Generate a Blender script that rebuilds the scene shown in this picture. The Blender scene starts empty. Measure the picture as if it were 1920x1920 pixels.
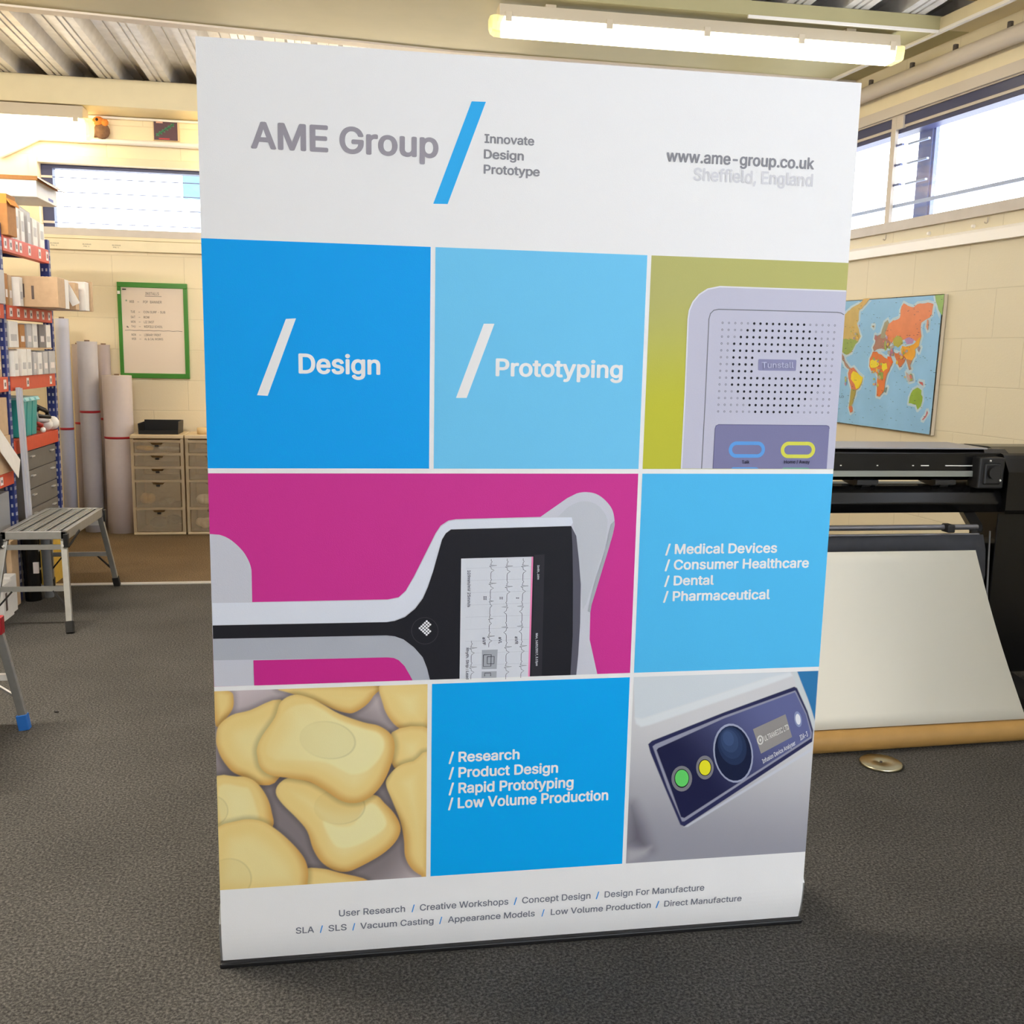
import bpy, math, random
import numpy as np
from mathutils import Vector, Matrix
from mathutils.geometry import tessellate_polygon, delaunay_2d_cdt
random.seed(7)
SC = bpy.context.scene
COL = SC.collection
# ------------------------------------------------------------------ camera
cam = bpy.data.cameras.new('camera'); CAM = bpy.data.objects.new('camera', cam); COL.objects.link(CAM)
PITCH, ROLL, YAW = 0.159687662, 0.0208806604, 0.1650625
cy, sy, cp, sp = math.cos(YAW), math.sin(YAW), math.cos(PITCH), math.sin(PITCH)
FW = Vector((sy*cp, cy*cp, -sp)); RT = Vector((cy, -sy, 0)); UP = RT.cross(FW)
R2 = RT*math.cos(ROLL)+UP*math.sin(ROLL); U2 = UP*math.cos(ROLL)-RT*math.sin(ROLL)
m = Matrix((R2, U2, -FW)).transposed().to_4x4(); m.translation = (0.31535, -2.26249, 1.4945)
CAM.matrix_world = m
cam.sensor_width = 36; cam.lens = 36*1838.378/1920; cam.clip_start = 0.05; cam.clip_end = 200
SC.camera = CAM
# ------------------------------------------------------------------ daylight, exposure
SKY = 9.9
W = bpy.data.worlds.new('overcast_sky'); SC.world = W; W.use_nodes = True
bg = W.node_tree.nodes['Background']; bg.inputs[0].default_value = (0.89, 0.95, 1.05, 1); bg.inputs[1].default_value = SKY
SC.view_settings.view_transform = 'Standard'; SC.view_settings.look = 'None'
SC.view_settings.gamma = 1; SC.view_settings.use_curve_mapping = False
SC.view_settings.exposure = 0.0
SC.cycles.max_bounces = 10; SC.cycles.diffuse_bounces = 7; SC.cycles.transparent_max_bounces = 12
SC.cycles.use_denoising = True; SC.cycles.sample_clamp_indirect = 8
TUBE = 5.5           # radiance of the fluorescent diffusers
TUBE_BACK = 11.0       # row under the back beam
FILL_LEFT = 172.0        # unseen lamp added over the left side to brighten the floor
FILL_BACK = 20.0        # unseen lamp added under the back beam to lift the wall
# ------------------------------------------------------------------ helpers
def lin(c):
    return tuple(((v/255)/12.92 if v/255 <= .04045 else ((v/255+.055)/1.055)**2.4) for v in c)
MATS = {}
def mat(name, rgb, rough=.6, metal=0, noise=0, nscale=30, bump=0, bscale=200, spec=.4, srgb=True):
    if name in MATS: return MATS[name]
    m = bpy.data.materials.new(name); m.use_nodes = True; nt = m.node_tree; b = nt.nodes['Principled BSDF']
    c = lin(rgb) if srgb else rgb
    b.inputs['Base Color'].default_value = (*c, 1); b.inputs['Roughness'].default_value = rough
    b.inputs['Metallic'].default_value = metal; b.inputs['Specular IOR Level'].default_value = spec
    tc = nt.nodes.new('ShaderNodeTexCoord')
    if noise:
        n = nt.nodes.new('ShaderNodeTexNoise'); n.inputs['Scale'].default_value = nscale; n.inputs['Detail'].default_value = 5
        nt.links.new(tc.outputs['Object'], n.inputs['Vector'])
        r = nt.nodes.new('ShaderNodeMapRange'); r.inputs[1].default_value = .3; r.inputs[2].default_value = .7
        r.inputs[3].default_value = 1-noise; r.inputs[4].default_value = 1+noise
        nt.links.new(n.outputs['Fac'], r.inputs[0])
        mx = nt.nodes.new('ShaderNodeMix'); mx.data_type = 'RGBA'; mx.blend_type = 'MULTIPLY'; mx.inputs[0].default_value = 1
        mx.inputs[6].default_value = (*c, 1); nt.links.new(r.outputs[0], mx.inputs[7]); nt.links.new(mx.outputs[2], b.inputs['Base Color'])
    if bump:
        n2 = nt.nodes.new('ShaderNodeTexNoise'); n2.inputs['Scale'].default_value = bscale; n2.inputs['Detail'].default_value = 3
        nt.links.new(tc.outputs['Object'], n2.inputs['Vector'])
        bp = nt.nodes.new('ShaderNodeBump'); bp.inputs['Strength'].default_value = bump; bp.inputs['Distance'].default_value = .01
        nt.links.new(n2.outputs['Fac'], bp.inputs['Height']); nt.links.new(bp.outputs[0], b.inputs['Normal'])
    MATS[name] = m; return m
def mat_emit(name, rgb, strength):
    m = bpy.data.materials.new(name); m.use_nodes = True; b = m.node_tree.nodes['Principled BSDF']
    b.inputs['Base Color'].default_value = (.8, .8, .75, 1)
    b.inputs['Emission Color'].default_value = (*rgb, 1); b.inputs['Emission Strength'].default_value = strength
    MATS[name] = m; return m
def mat_clear(name, rgb, fac, rough=.05, body=None):
    m = bpy.data.materials.new(name); m.use_nodes = True; nt = m.node_tree; nt.nodes.clear()
    o = nt.nodes.new('ShaderNodeOutputMaterial'); t = nt.nodes.new('ShaderNodeBsdfTransparent'); t.inputs[0].default_value = (*rgb, 1)
    if body:
        g = nt.nodes.new('ShaderNodeBsdfPrincipled'); g.inputs['Base Color'].default_value = (*body, 1); g.inputs['Roughness'].default_value = rough
    else:
        g = nt.nodes.new('ShaderNodeBsdfGlossy'); g.inputs['Roughness'].default_value = rough
    x = nt.nodes.new('ShaderNodeMixShader'); x.inputs[0].default_value = fac
    nt.links.new(t.outputs[0], x.inputs[1]); nt.links.new(g.outputs[0], x.inputs[2]); nt.links.new(x.outputs[0], o.inputs[0])
    MATS[name] = m; return m
def mat_blocks(name, rgb, bw, bh, offx, offz, axis, mortar=.0045):
    m = bpy.data.materials.new(name); m.use_nodes = True; nt = m.node_tree; b = nt.nodes['Principled BSDF']
    tc = nt.nodes.new('ShaderNodeTexCoord'); sx = nt.nodes.new('ShaderNodeSeparateXYZ'); cb = nt.nodes.new('ShaderNodeCombineXYZ')
    nt.links.new(tc.outputs['Object'], sx.inputs[0]); nt.links.new(sx.outputs[axis], cb.inputs[0]); nt.links.new(sx.outputs[2], cb.inputs[1])
    mp = nt.nodes.new('ShaderNodeMapping'); mp.inputs['Location'].default_value = (-offx, -offz, 0); nt.links.new(cb.outputs[0], mp.inputs[0])
    br = nt.nodes.new('ShaderNodeTexBrick'); br.inputs['Scale'].default_value = 1; br.inputs['Brick Width'].default_value = bw; br.inputs['Row Height'].default_value = bh
    br.inputs['Mortar Size'].default_value = mortar; br.inputs['Mortar Smooth'].default_value = .6; br.offset = .5
    c = lin(rgb)
    br.inputs['Color1'].default_value = (*c, 1); br.inputs['Color2'].default_value = (c[0]*.985, c[1]*.98, c[2]*.97, 1); br.inputs['Mortar'].default_value = (c[0]*.90, c[1]*.895, c[2]*.875, 1)
    nt.links.new(mp.outputs[0], br.inputs['Vector']); nt.links.new(br.outputs[0], b.inputs['Base Color'])
    b.inputs['Roughness'].default_value = .55; b.inputs['Specular IOR Level'].default_value = .3
    n = nt.nodes.new('ShaderNodeTexNoise'); n.inputs['Scale'].default_value = 90; nt.links.new(tc.outputs['Object'], n.inputs['Vector'])
    ma = nt.nodes.new('ShaderNodeMath'); ma.operation = 'MULTIPLY_ADD'; ma.inputs[1].default_value = -1.0
    nt.links.new(br.outputs['Fac'], ma.inputs[0])
    m2 = nt.nodes.new('ShaderNodeMath'); m2.operation = 'MULTIPLY'; m2.inputs[1].default_value = .25; nt.links.new(n.outputs['Fac'], m2.inputs[0]); nt.links.new(m2.outputs[0], ma.inputs[2])
    bp = nt.nodes.new('ShaderNodeBump'); bp.inputs['Strength'].default_value = .35; bp.inputs['Distance'].default_value = .006
    nt.links.new(ma.outputs[0], bp.inputs['Height']); nt.links.new(bp.outputs[0], b.inputs['Normal'])
    MATS[name] = m; return m
def mat_carpet(name, rgb, rgb2):
    m = bpy.data.materials.new(name); m.use_nodes = True; nt = m.node_tree; b = nt.nodes['Principled BSDF']
    tc = nt.nodes.new('ShaderNodeTexCoord')
    n1 = nt.nodes.new('ShaderNodeTexNoise'); n1.inputs['Scale'].default_value = 130; n1.inputs['Detail'].default_value = 3; n1.inputs['Roughness'].default_value = .75
    n2 = nt.nodes.new('ShaderNodeTexNoise'); n2.inputs['Scale'].default_value = 2.3; n2.inputs['Detail'].default_value = 4
    for n in (n1, n2): nt.links.new(tc.outputs['Object'], n.inputs['Vector'])
    cr = nt.nodes.new('ShaderNodeValToRGB'); e = cr.color_ramp.elements
    a, c = lin(rgb), lin(rgb2)
    e[0].position = .36; e[0].color = (a[0]*.42, a[1]*.42, a[2]*.42, 1); e[1].position = .66; e[1].color = (*c, 1)
    mid = e.new(.5); mid.color = (*a, 1)
    nt.links.new(n1.outputs['Fac'], cr.inputs[0])
    mr = nt.nodes.new('ShaderNodeMapRange'); mr.inputs[1].default_value = .3; mr.inputs[2].default_value = .7; mr.inputs[3].default_value = .86; mr.inputs[4].default_value = 1.12
    nt.links.new(n2.outputs['Fac'], mr.inputs[0])
    mx = nt.nodes.new('ShaderNodeMix'); mx.data_type = 'RGBA'; mx.blend_type = 'MULTIPLY'; mx.inputs[0].default_value = 1
    nt.links.new(cr.outputs[0], mx.inputs[6]); nt.links.new(mr.outputs[0], mx.inputs[7]); nt.links.new(mx.outputs[2], b.inputs['Base Color'])
    b.inputs['Roughness'].default_value = .95; b.inputs['Specular IOR Level'].default_value = .1
    bp = nt.nodes.new('ShaderNodeBump'); bp.inputs['Strength'].default_value = .5; bp.inputs['Distance'].default_value = .004
    nt.links.new(n1.outputs['Fac'], bp.inputs['Height']); nt.links.new(bp.outputs[0], b.inputs['Normal'])
    MATS[name] = m; return m

class M:
    """collects shapes, then links them as one mesh object"""
    def __init__(s): s.v = []; s.f = []; s.m = []; s.sm = []
    def add(s, vs, fs, mi=0, smooth=False):
        o = len(s.v); s.v += [tuple(v) for v in vs]
        for f in fs: s.f.append(tuple(i+o for i in f)); s.m.append(mi); s.sm.append(smooth)
        return s
    def box(s, x0, x1, y0, y1, z0, z1, mi=0):
        vs = [(x, y, z) for x in (x0, x1) for y in (y0, y1) for z in (z0, z1)]
        return s.add(vs, [(0, 1, 3, 2), (4, 6, 7, 5), (0, 4, 5, 1), (2, 3, 7, 6), (0, 2, 6, 4), (1, 5, 7, 3)], mi)
    def obox(s, c, size, rot=None, mi=0):
        R = rot if rot is not None else Matrix.Identity(3); h = Vector(size)/2; c = Vector(c)
        vs = [c+R @ Vector((x*h.x, y*h.y, z*h.z)) for x in (-1, 1) for y in (-1, 1) for z in (-1, 1)]
        return s.add(vs, [(0, 1, 3, 2), (4, 6, 7, 5), (0, 4, 5, 1), (2, 3, 7, 6), (0, 2, 6, 4), (1, 5, 7, 3)], mi)
    def bar(s, p0, p1, w, d, up=(0, 0, 1), mi=0):
        p0, p1 = Vector(p0), Vector(p1); a = (p1-p0); L = a.length; a.normalize()
        u = Vector(up); u = (u-a*u.dot(a))
        if u.length < 1e-4: u = Vector((1, 0, 0))-a*a.x
        u.normalize(); k = a.cross(u)
        return s.obox((p0+p1)/2, (w, d, L), Matrix((k, u, a)).transposed(), mi)
    def cyl(s, p0, p1, r, n=16, r2=None, mi=0, caps=True):
        p0, p1 = Vector(p0), Vector(p1); a = (p1-p0).normalized(); r2 = r if r2 is None else r2
        u = a.orthogonal().normalized(); k = a.cross(u); vs = []
        for p, q in ((p0, r), (p1, r2)):
            for i in range(n):
                t = 2*math.pi*i/n; vs.append(p+(u*math.cos(t)+k*math.sin(t))*q)
        s.add(vs, [(i, (i+1) % n, n+(i+1) % n, n+i) for i in range(n)], mi, True)
        if caps:
            s.add(vs[:n], [tuple(range(n-1, -1, -1))], mi); s.add(vs[n:], [tuple(range(n))], mi)
        return s
    def tube(s, path, r, n=10, mi=0):
        path = [Vector(p) for p in path]; vs = []; u = None
        for i, p in enumerate(path):
            a = (path[min(i+1, len(path)-1)]-path[max(i-1, 0)]).normalized()
            u = a.orthogonal().normalized() if u is None else (u-a*u.dot(a)).normalized()
            k = a.cross(u)
            for j in range(n):
                t = 2*math.pi*j/n; vs.append(p+(u*math.cos(t)+k*math.sin(t))*r)
        fs = [(i*n+j, i*n+(j+1) % n, (i+1)*n+(j+1) % n, (i+1)*n+j) for i in range(len(path)-1) for j in range(n)]
        s.add(vs, fs, mi, True); s.add(vs[:n], [tuple(range(n-1, -1, -1))], mi); s.add(vs[-n:], [tuple(range(n))], mi); return s
    def lathe(s, prof, c=(0, 0, 0), n=24, mi=0):
        vs = []; c = Vector(c)
        for r, z in prof:
            for j in range(n):
                t = 2*math.pi*j/n; vs.append(c+Vector((r*math.cos(t), r*math.sin(t), z)))
        fs = [(i*n+j, i*n+(j+1) % n, (i+1)*n+(j+1) % n, (i+1)*n+j) for i in range(len(prof)-1) for j in range(n)]
        return s.add(vs, fs, mi, True)
    def prism(s, pts, a0, a1, axis='y', mi=0, smooth=False):
        """2-D outline (p,q) extruded along axis; 'x': (y,z)  'y': (x,z)  'z': (x,y)"""
        def P(p, a): return {'x': (a, p[0], p[1]), 'y': (p[0], a, p[1]), 'z': (p[0], p[1], a)}[axis]
        n = len(pts); vs = [P(p, a0) for p in pts]+[P(p, a1) for p in pts]
        s.add(vs, [(i, (i+1) % n, n+(i+1) % n, n+i) for i in range(n)], mi, smooth)
        tr = tessellate_polygon([[Vector((p[0], p[1], 0)) for p in pts]])
        s.add(vs[:n], tr, mi); s.add(vs[n:], tr, mi); return s
    def sphere(s, c, r, n=12, mi=0, sc=(1, 1, 1)):
        c = Vector(c); vs = []; k = n//2
        for i in range(k+1):
            for j in range(n):
                t = math.pi*i/k; p = 2*math.pi*j/n
                vs.append(c+Vector((r*sc[0]*math.sin(t)*math.cos(p), r*sc[1]*math.sin(t)*math.sin(p), r*sc[2]*math.cos(t))))
        return s.add(vs, [(i*n+j, i*n+(j+1) % n, (i+1)*n+(j+1) % n, (i+1)*n+j) for i in range(k) for j in range(n)], mi, True)
    def flat(s, pts2, fn, mi=0):
        """filled 2-D outline placed by fn(p)->xyz"""
        tr = tessellate_polygon([[Vector((p[0], p[1], 0)) for p in pts2]])
        return s.add([fn(p) for p in pts2], tr, mi)
    def text(s, body, fn, width=None, height=None, bold=.0, mi=0):
        v, f = text_mesh(body, bold)
        x0 = min(p[0] for p in v); x1 = max(p[0] for p in v)
        sx = width/(x1-x0) if width else height/.727; sz = height/.727 if height else sx
        return s.add([fn(((p[0]-x0)*sx, p[1]*sz)) for p in v], f, mi)
    def build(s, name, mats, parent=None, bevel=0, loc=None, rotz=0):
        me = bpy.data.meshes.new(name); me.from_pydata(s.v, [], s.f)
        for m in (mats if isinstance(mats, (list, tuple)) else [mats]): me.materials.append(m)
        me.polygons.foreach_set('material_index', s.m); me.polygons.foreach_set('use_smooth', s.sm)
        me.validate(clean_customdata=False); me.update()
        o = bpy.data.objects.new(name, me); COL.objects.link(o)
        if parent: o.parent = parent
        if loc: o.location = loc
        o.rotation_euler.z = rotz
        if bevel:
            b = o.modifiers.new('bevel', 'BEVEL'); b.width = bevel; b.segments = 2; b.limit_method = 'ANGLE'; b.angle_limit = .7
        return o
FONT = None
try:
    import os
    FONT = bpy.data.fonts.load(os.path.join(bpy.utils.system_resource('DATAFILES', path='fonts'), 'Inter.woff2'))
except Exception:
    FONT = None
TCACHE = {}
def _glyphs(body):
    """filled outlines of the lettering"""
    cu = bpy.data.curves.new('txt', 'FONT'); cu.body = body; cu.size = 1; cu.fill_mode = 'NONE' if hasattr(cu, 'fill_mode') else 'FRONT'; cu.resolution_u = 4
    if FONT: cu.font = FONT
    o = bpy.data.objects.new('txt', cu); COL.objects.link(o); bpy.context.view_layer.update()
    ev = o.evaluated_get(bpy.context.evaluated_depsgraph_get()); me = ev.to_mesh()
    co = [(p.co.x, p.co.y) for p in me.vertices]; nb = {}
    for e in me.edges:
        x, y = e.vertices; nb.setdefault(x, []).append(y); nb.setdefault(y, []).append(x)
    ev.to_mesh_clear(); bpy.data.objects.remove(o); bpy.data.curves.remove(cu)
    seen, loops = set(), []
    for s in range(len(co)):
        if s in seen or s not in nb: continue
        lp, prev, cur = [s], None, s; seen.add(s)
        nxt = min(nb[s])
        while nxt is not None and nxt not in seen:
            lp.append(nxt); seen.add(nxt); prev, cur = cur, nxt
            c = [q for q in nb[cur] if q not in seen]; nxt = c[0] if c else None
        if len(lp) > 2: loops.append([co[q] for q in lp])
    vs, es = [], []
    for p in loops:
        n = len(vs); vs += [Vector(q) for q in p]; es += [(n+k, n+(k+1) % len(p)) for k in range(len(p))]
    ov, _, of, _, _, _ = delaunay_2d_cdt(vs, es, [], 0, 1e-6)
    S = np.array([list(vs[x])+list(vs[y]) for x, y in es])
    def winding(q):                                  # contours may cross themselves: fill wherever the winding is not zero
        up = (S[:, 1] <= q[1]) & (S[:, 3] > q[1]); dn = (S[:, 1] > q[1]) & (S[:, 3] <= q[1])
        side = (S[:, 2]-S[:, 0])*(q[1]-S[:, 1])-(q[0]-S[:, 0])*(S[:, 3]-S[:, 1])
        return int((up & (side > 0)).sum()-(dn & (side < 0)).sum())
    v = [(q.x, q.y) for q in ov]; f = []
    for t in of:
        c = sum((ov[k] for k in t), Vector((0, 0)))/len(t)
        if winding(c): f.append(tuple(t))
    return v, f
CAP = max(p[1] for p in _glyphs('H')[0])
def text_mesh(body, bold=0.0):
    """flat lettering with cap height .727; bold = stroke growth, drawn as overlapping copies"""
    key = (body, bold)
    if key in TCACHE: return TCACHE[key]
    v0, f0 = _glyphs(body); k = .727/CAP; v0 = [(p[0]*k, p[1]*k) for p in v0]; v, f = [], []
    offs = [(0, 0)] if bold <= 0 else [(bold*math.cos(t*math.pi/4), bold*.8*math.sin(t*math.pi/4)) for t in range(8)]
    for c, (dx, dy) in enumerate(offs):          # every face keeps its own vertices and a hair's offset, so overlaps never coincide
        for j, q in enumerate(f0):
            n = len(v); v += [(v0[i][0]+dx, v0[i][1]+dy, c+(j % 11)*.08) for i in q]; f.append(tuple(range(n, n+len(q))))
    TCACHE[key] = (v, f); return v, f
def tag(o, label=None, cat=None, group=None, kind=None):
    if label: o['label'] = label
    if cat: o['category'] = cat
    if group: o['group'] = group
    if kind: o['kind'] = kind
    return o
def thing(name, label, cat, loc=(0, 0, 0), rotz=0, group=None):
    o = bpy.data.objects.new(name, None); COL.objects.link(o); o.empty_display_size = .1
    o.location = loc; o.rotation_euler.z = rotz
    return tag(o, label, cat, group)
def copy_tree(o, parent=None):
    c = o.copy(); COL.objects.link(c)
    if parent: c.parent = parent
    for ch in list(o.children): copy_tree(ch, c)
    return c
def struct(o): o['kind'] = 'structure'; return o
# ------------------------------------------------------------------ materials
CREAM = (226, 214, 182)
m_wallb = mat_blocks('cream_blockwork', (238, 222, 188), .56, .25, 0.10, .219, 0)
m_wallr = mat_blocks('cream_blockwork_side', (222, 213, 188), .50, .288, 2.60, .205, 1)
m_cream = mat('cream_paint', (226, 214, 182), .5, noise=.03, nscale=8)
m_beam = mat('cream_steel_paint', (222, 209, 172), .45, noise=.03, nscale=6)
m_soff = mat('dimmed_cream_soffit', (174, 166, 124), .5, noise=.03, nscale=6)  # cream paint darkened towards olive, the soffit's dim light put into the colour
m_sill = mat('grey_sill_paint', (196, 188, 180), .5, noise=.04, nscale=12)
m_trim = mat('beige_trim_paint', (200, 190, 178), .5)
m_white = mat('white_paint', (238, 234, 228), .35)
m_navy = mat('dark_window_frame', (56, 60, 96), .4)
m_bar = mat('pale_blue_bar', (150, 166, 200), .35)
m_steelblue = mat('blue_grey_column_paint', (96, 106, 148), .45)
m_deck = mat('galvanised_deck', (208, 206, 206), .42, metal=.25, noise=.10, nscale=14)
m_glass = mat_clear('window_glass', (1, 1, 1), .04, .02)
m_carpet = mat_carpet('grey_carpet', (72, 70, 67), (102, 99, 94))
m_carpet2 = mat_carpet('brown_carpet', (100, 84, 64), (124, 106, 84))
m_alu = mat('brushed_aluminium', (172, 173, 172), .35, metal=.7, noise=.06, nscale=25)
m_strip = mat('aluminium_strip', (225, 225, 225), .3, metal=.6)
m_black = mat('black_plastic', (22, 22, 24), .45)
m_gloss = mat('glossy_black_plastic', (11, 11, 12), .25, spec=.3)
m_rubber = mat('black_rubber', (28, 27, 27), .8)
# ------------------------------------------------------------------ setting
struct(M().box(-4.6, 4.8, -5.2, 4.13, -.1, 0).build('floor', m_carpet))
struct(M().box(-4.6, 4.8, 4.13, 6.6, -.1, 0).build('floor', m_carpet2))
o = struct(M().box(-3.2, 3.9, 4.105, 4.16, 0, .005).build('trim_1', m_strip))
# back wall with a ribbon opening
BX0, BX1, BZ0, BZ1 = -2.105, 3.45, 2.36, 2.912
struct(M().box(-4.6, 4.2, 6.3, 6.55, 0, BZ0).box(-4.6, 4.2, 6.3, 6.55, BZ1, 3.75).box(-4.6, BX0, 6.3, 6.55, BZ0, BZ1).box(BX1, 4.2, 6.3, 6.55, BZ0, BZ1).build('wall_back', m_wallb))
# right wall, in its own frame (y runs along the wall)
RLOC, RROT = (4.4, 0, 0), math.atan(.112)
RZ0, RZ1, RU0, RU1 = 2.36, 3.118, -4.6, 5.75
struct(M().box(0, .25, -5.3, 6.5, 0, RZ0).box(0, .25, -5.3, 6.5, RZ1, 3.85).box(0, .25, -5.3, RU0, RZ0, RZ1).box(0, .25, RU1, 6.5, RZ0, RZ1).build('wall_right', m_wallr, loc=RLOC, rotz=RROT))
struct(M().box(-4.75, -4.6, -5.2, 6.55, 0, 3.75).build('wall_left', m_cream))
FX0, FX1, FZ0, FZ1 = .7, 4.7, 1.0, 3.2      # unseen glazing added behind the camera to light the banner
struct(M().box(-4.75, 5.2, -5.35, -5.2, 0, FZ0).box(-4.75, 5.2, -5.35, -5.2, FZ1, 3.85).box(-4.75, FX0, -5.35, -5.2, FZ0, FZ1).box(FX1, 5.2, -5.35, -5.2, FZ0, FZ1).build('wall_front', m_cream))
# profiled metal roof deck, ribs running away from the camera
def deck():
    mb = M(); pitch = .3635; x = -2.036-.152/2-pitch*8; prof = []
    while x < 5.3:
        b, w = .152, .035
        for dx, dz in ((0, 0), (.045, 0), (.048, .010), (.058, .010), (.061, 0), (.088, 0), (.091, .010), (.101, .010), (.104, 0), (.152, 0), (.152+w, .09), (.250, .09), (.253, .08), (.263, .08), (.266, .09), (pitch-w, .09)):
            prof.append((x+dx-.152, dz))
        x += pitch
    vs = []
    for y in (-5.2, 6.5):
        vs += [(p[0], y, 3.54-.022*(y-3.5)+p[1]) for p in prof]
    n = len(prof)
    mb.add(vs, [(i, i+1, n+i+1, n+i) for i in range(n-1)])
    vs2 = [(-5, -5.4, 3.95), (5.6, -5.4, 3.95), (5.6, 6.6, 3.75), (-5, 6.6, 3.75), (-5, -5.4, 4.0), (5.6, -5.4, 4.0), (5.6, 6.6, 3.8), (-5, 6.6, 3.8)]
    mb.add(vs2, [(0, 1, 2, 3), (4, 5, 6, 7), (0, 1, 5, 4), (1, 2, 6, 5), (2, 3, 7, 6), (3, 0, 4, 7)])
    return mb
struct(deck().build('ceiling', m_deck))
# steel beams
struct(M().box(-4.6, 4.0, 5.96, 6.3, 3.285, 3.485).build('trim_2', m_beam, bevel=.004))
def soffit():
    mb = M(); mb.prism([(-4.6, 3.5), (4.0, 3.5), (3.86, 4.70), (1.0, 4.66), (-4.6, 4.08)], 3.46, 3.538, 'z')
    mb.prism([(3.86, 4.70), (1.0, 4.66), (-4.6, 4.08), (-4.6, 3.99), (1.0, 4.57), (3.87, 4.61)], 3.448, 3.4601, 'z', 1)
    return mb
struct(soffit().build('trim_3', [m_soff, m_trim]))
struct(M().box(-.20, 0, -5, 6.2, 3.462, 3.53).build('trim_4', m_beam, loc=RLOC, rotz=RROT))
struct(M().box(-.022, 0, -5, 6.2, 3.118, 3.185).build('trim_5', m_trim, loc=RLOC, rotz=RROT))
struct(M().box(-.010, 0, -5, 6.2, 3.187, 3.262).build('trim_6', m_cream, loc=RLOC, rotz=RROT))
# flat roof flashing panel above the right hand side
struct(M().box(-.85, .1, -4.8, 3.3, 3.548, 3.556).build('trim_7', m_beam, loc=RLOC, rotz=RROT))
# window in the back wall
w1 = struct(M().box(BX0, BX1, 6.29, 6.30, BZ1, BZ1+.055).box(BX0-.06, BX0, 6.285, 6.30, BZ0, BZ1+.055).build('window_1', m_cream)); w1.name = 'window_1'
M().box(BX0, BX1, 6.38, 6.46, 2.885, BZ1).box(BX0, BX0+.085, 6.38, 6.46, 2.415, 2.885).box(BX0+2.2, BX0+2.26, 6.38, 6.46, 2.415, 2.885).box(BX0+3.9, BX0+3.96, 6.38, 6.46, 2.415, 2.885).build('window_frame', m_navy, w1)
M().box(BX0, BX1, 6.27, 6.50, BZ0, 2.417).build('window_sill', m_sill, w1)
M().box(BX0+.08, BX1, 6.415, 6.421, 2.417, 2.885).build('pane', m_glass, w1)
for z in (2.462, 2.587, 2.70, 2.812):
    M().box(BX0+.085, BX1, 6.376, 6.386, z, z+.006).build('louvre_blade', m_steelblue, w1)
    M().box(BX0, BX0+.085, 6.366, 6.380, z-.006, z+.012).build('louvre_clip', m_sill, w1)
# window in the right wall
w2 = struct(M().box(.0, .02, RU0, RU1, RZ1-.008, RZ1).build('window_2', m_trim, loc=RLOC, rotz=RROT))
M().box(.008, .12, RU0, RU1, 3.052, RZ1-.009).box(.02, .12, RU0, RU1, 3.005, 3.034).build('window_frame', m_navy, w2)
M().box(.012, .12, RU0, RU1, 3.034, 3.052).build('frame_bead', m_trim, w2)
M().box(-.03, .2, RU0, RU1, RZ0, 2.425).build('window_sill', m_sill, w2)
M().box(.085, .091, RU0, RU1, 2.425, 3.012).build('pane', m_glass, w2)
for u in (4.17, 1.6, -1.0, -3.4):
    M().box(-.005, .02, u-.012, u+.035, 2.425, 3.118).box(-.004, .05, u-.085, u-.012, 3.03, 3.118).build('mullion', m_trim, w2)
    for z in (2.672, 2.800, 2.928):
        M().box(.006, .026, u-.075, u-.012, z-.006, z+.008).build('louvre_clip', m_steelblue, w2)
for u in (3.98, 1.3, -1.3, -3.7):
    M().box(.16, .19, u-.02, u+.145, 2.425, 3.05).box(.15, .16, u+.0, u+.05, 2.425, 3.05).build('column', [m_steelblue], w2)
    for z in (2.665, 2.795, 2.918):
        M().box(.012, .03, u-.14, u+.06, z-.005, z+.007).build('louvre_clip', m_bar, w2)
M().box(.02, .035, RU0, RU1, 2.525, 2.547).build('rail', m_bar, w2)
M().box(.028, .034, 3.98, RU1, 2.670, 2.674).build('louvre_blade', m_bar, w2)
w3 = struct(M().box(FX0, FX1, -5.30, -5.24, FZ0, FZ0+.06).box(FX0, FX1, -5.30, -5.24, FZ1-.06, FZ1).build('added_window', m_navy))  # window added out of view to throw daylight on the banner front
for k in range(5): M().box(FX0+k*1.0-.03, FX0+k*1.0+.03, -5.30, -5.24, FZ0+.06, FZ1-.06).build('mullion', m_navy, w3)
M().box(FX0, FX1, -5.272, -5.266, FZ0+.06, FZ1-.06).build('pane', m_glass, w3)
# trunking and conduits
t = thing('cable_trunking', 'cream two-compartment cable trunking with printed labels along the back wall', 'trunking', (0, 0, 0))
M().box(-2.09, 3.55, 6.262, 6.2985, 2.247, 2.33).box(-2.09, 3.55, 6.266, 6.2985, 2.333, 2.359).build('cover', m_cream, t, bevel=.003)
for x in (-2.03, -1.787, -1.562):
    mb = M(); mb.text('BUSBAR', lambda p, x=x: (x+p[0], 6.2615, 2.286+p[1]), width=.064, height=.010)
    mb.text('PNL C', lambda p, x=x: (x+.006+p[0], 6.2615, 2.270+p[1]), width=.045, height=.009)
    mb.build('printed_label', mat('ink', (70, 62, 56), .7), t)
t = thing('cable_trunking', 'white cable trunking along the right wall below the window sill', 'trunking', RLOC, RROT)
M().prism([(-.04, 2.208), (0, 2.208), (0, 2.285), (-.028, 2.285), (-.04, 2.268)], -4.8, 5.9, 'y').build('cover', m_white, t)
tag(M().tube([(-2.372, 6.272, 2.938), (-2.20, 6.272, 3.024), (-2.08, 6.272, 3.088), (-2.0, 6.272, 3.089), (-.5, 6.272, 3.086), (3.5, 6.272, 3.08)], .022, 12).build('conduit_pipe', m_white), 'white pipe above the back window with a sloping left end', 'pipe')
tag(M().tube([(-1.72, 6.283, 3.271), (3.5, 6.283, 3.271)], .011, 8).build('conduit_pipe', m_white), 'thin white conduit tucked under the back beam', 'pipe')
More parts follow.
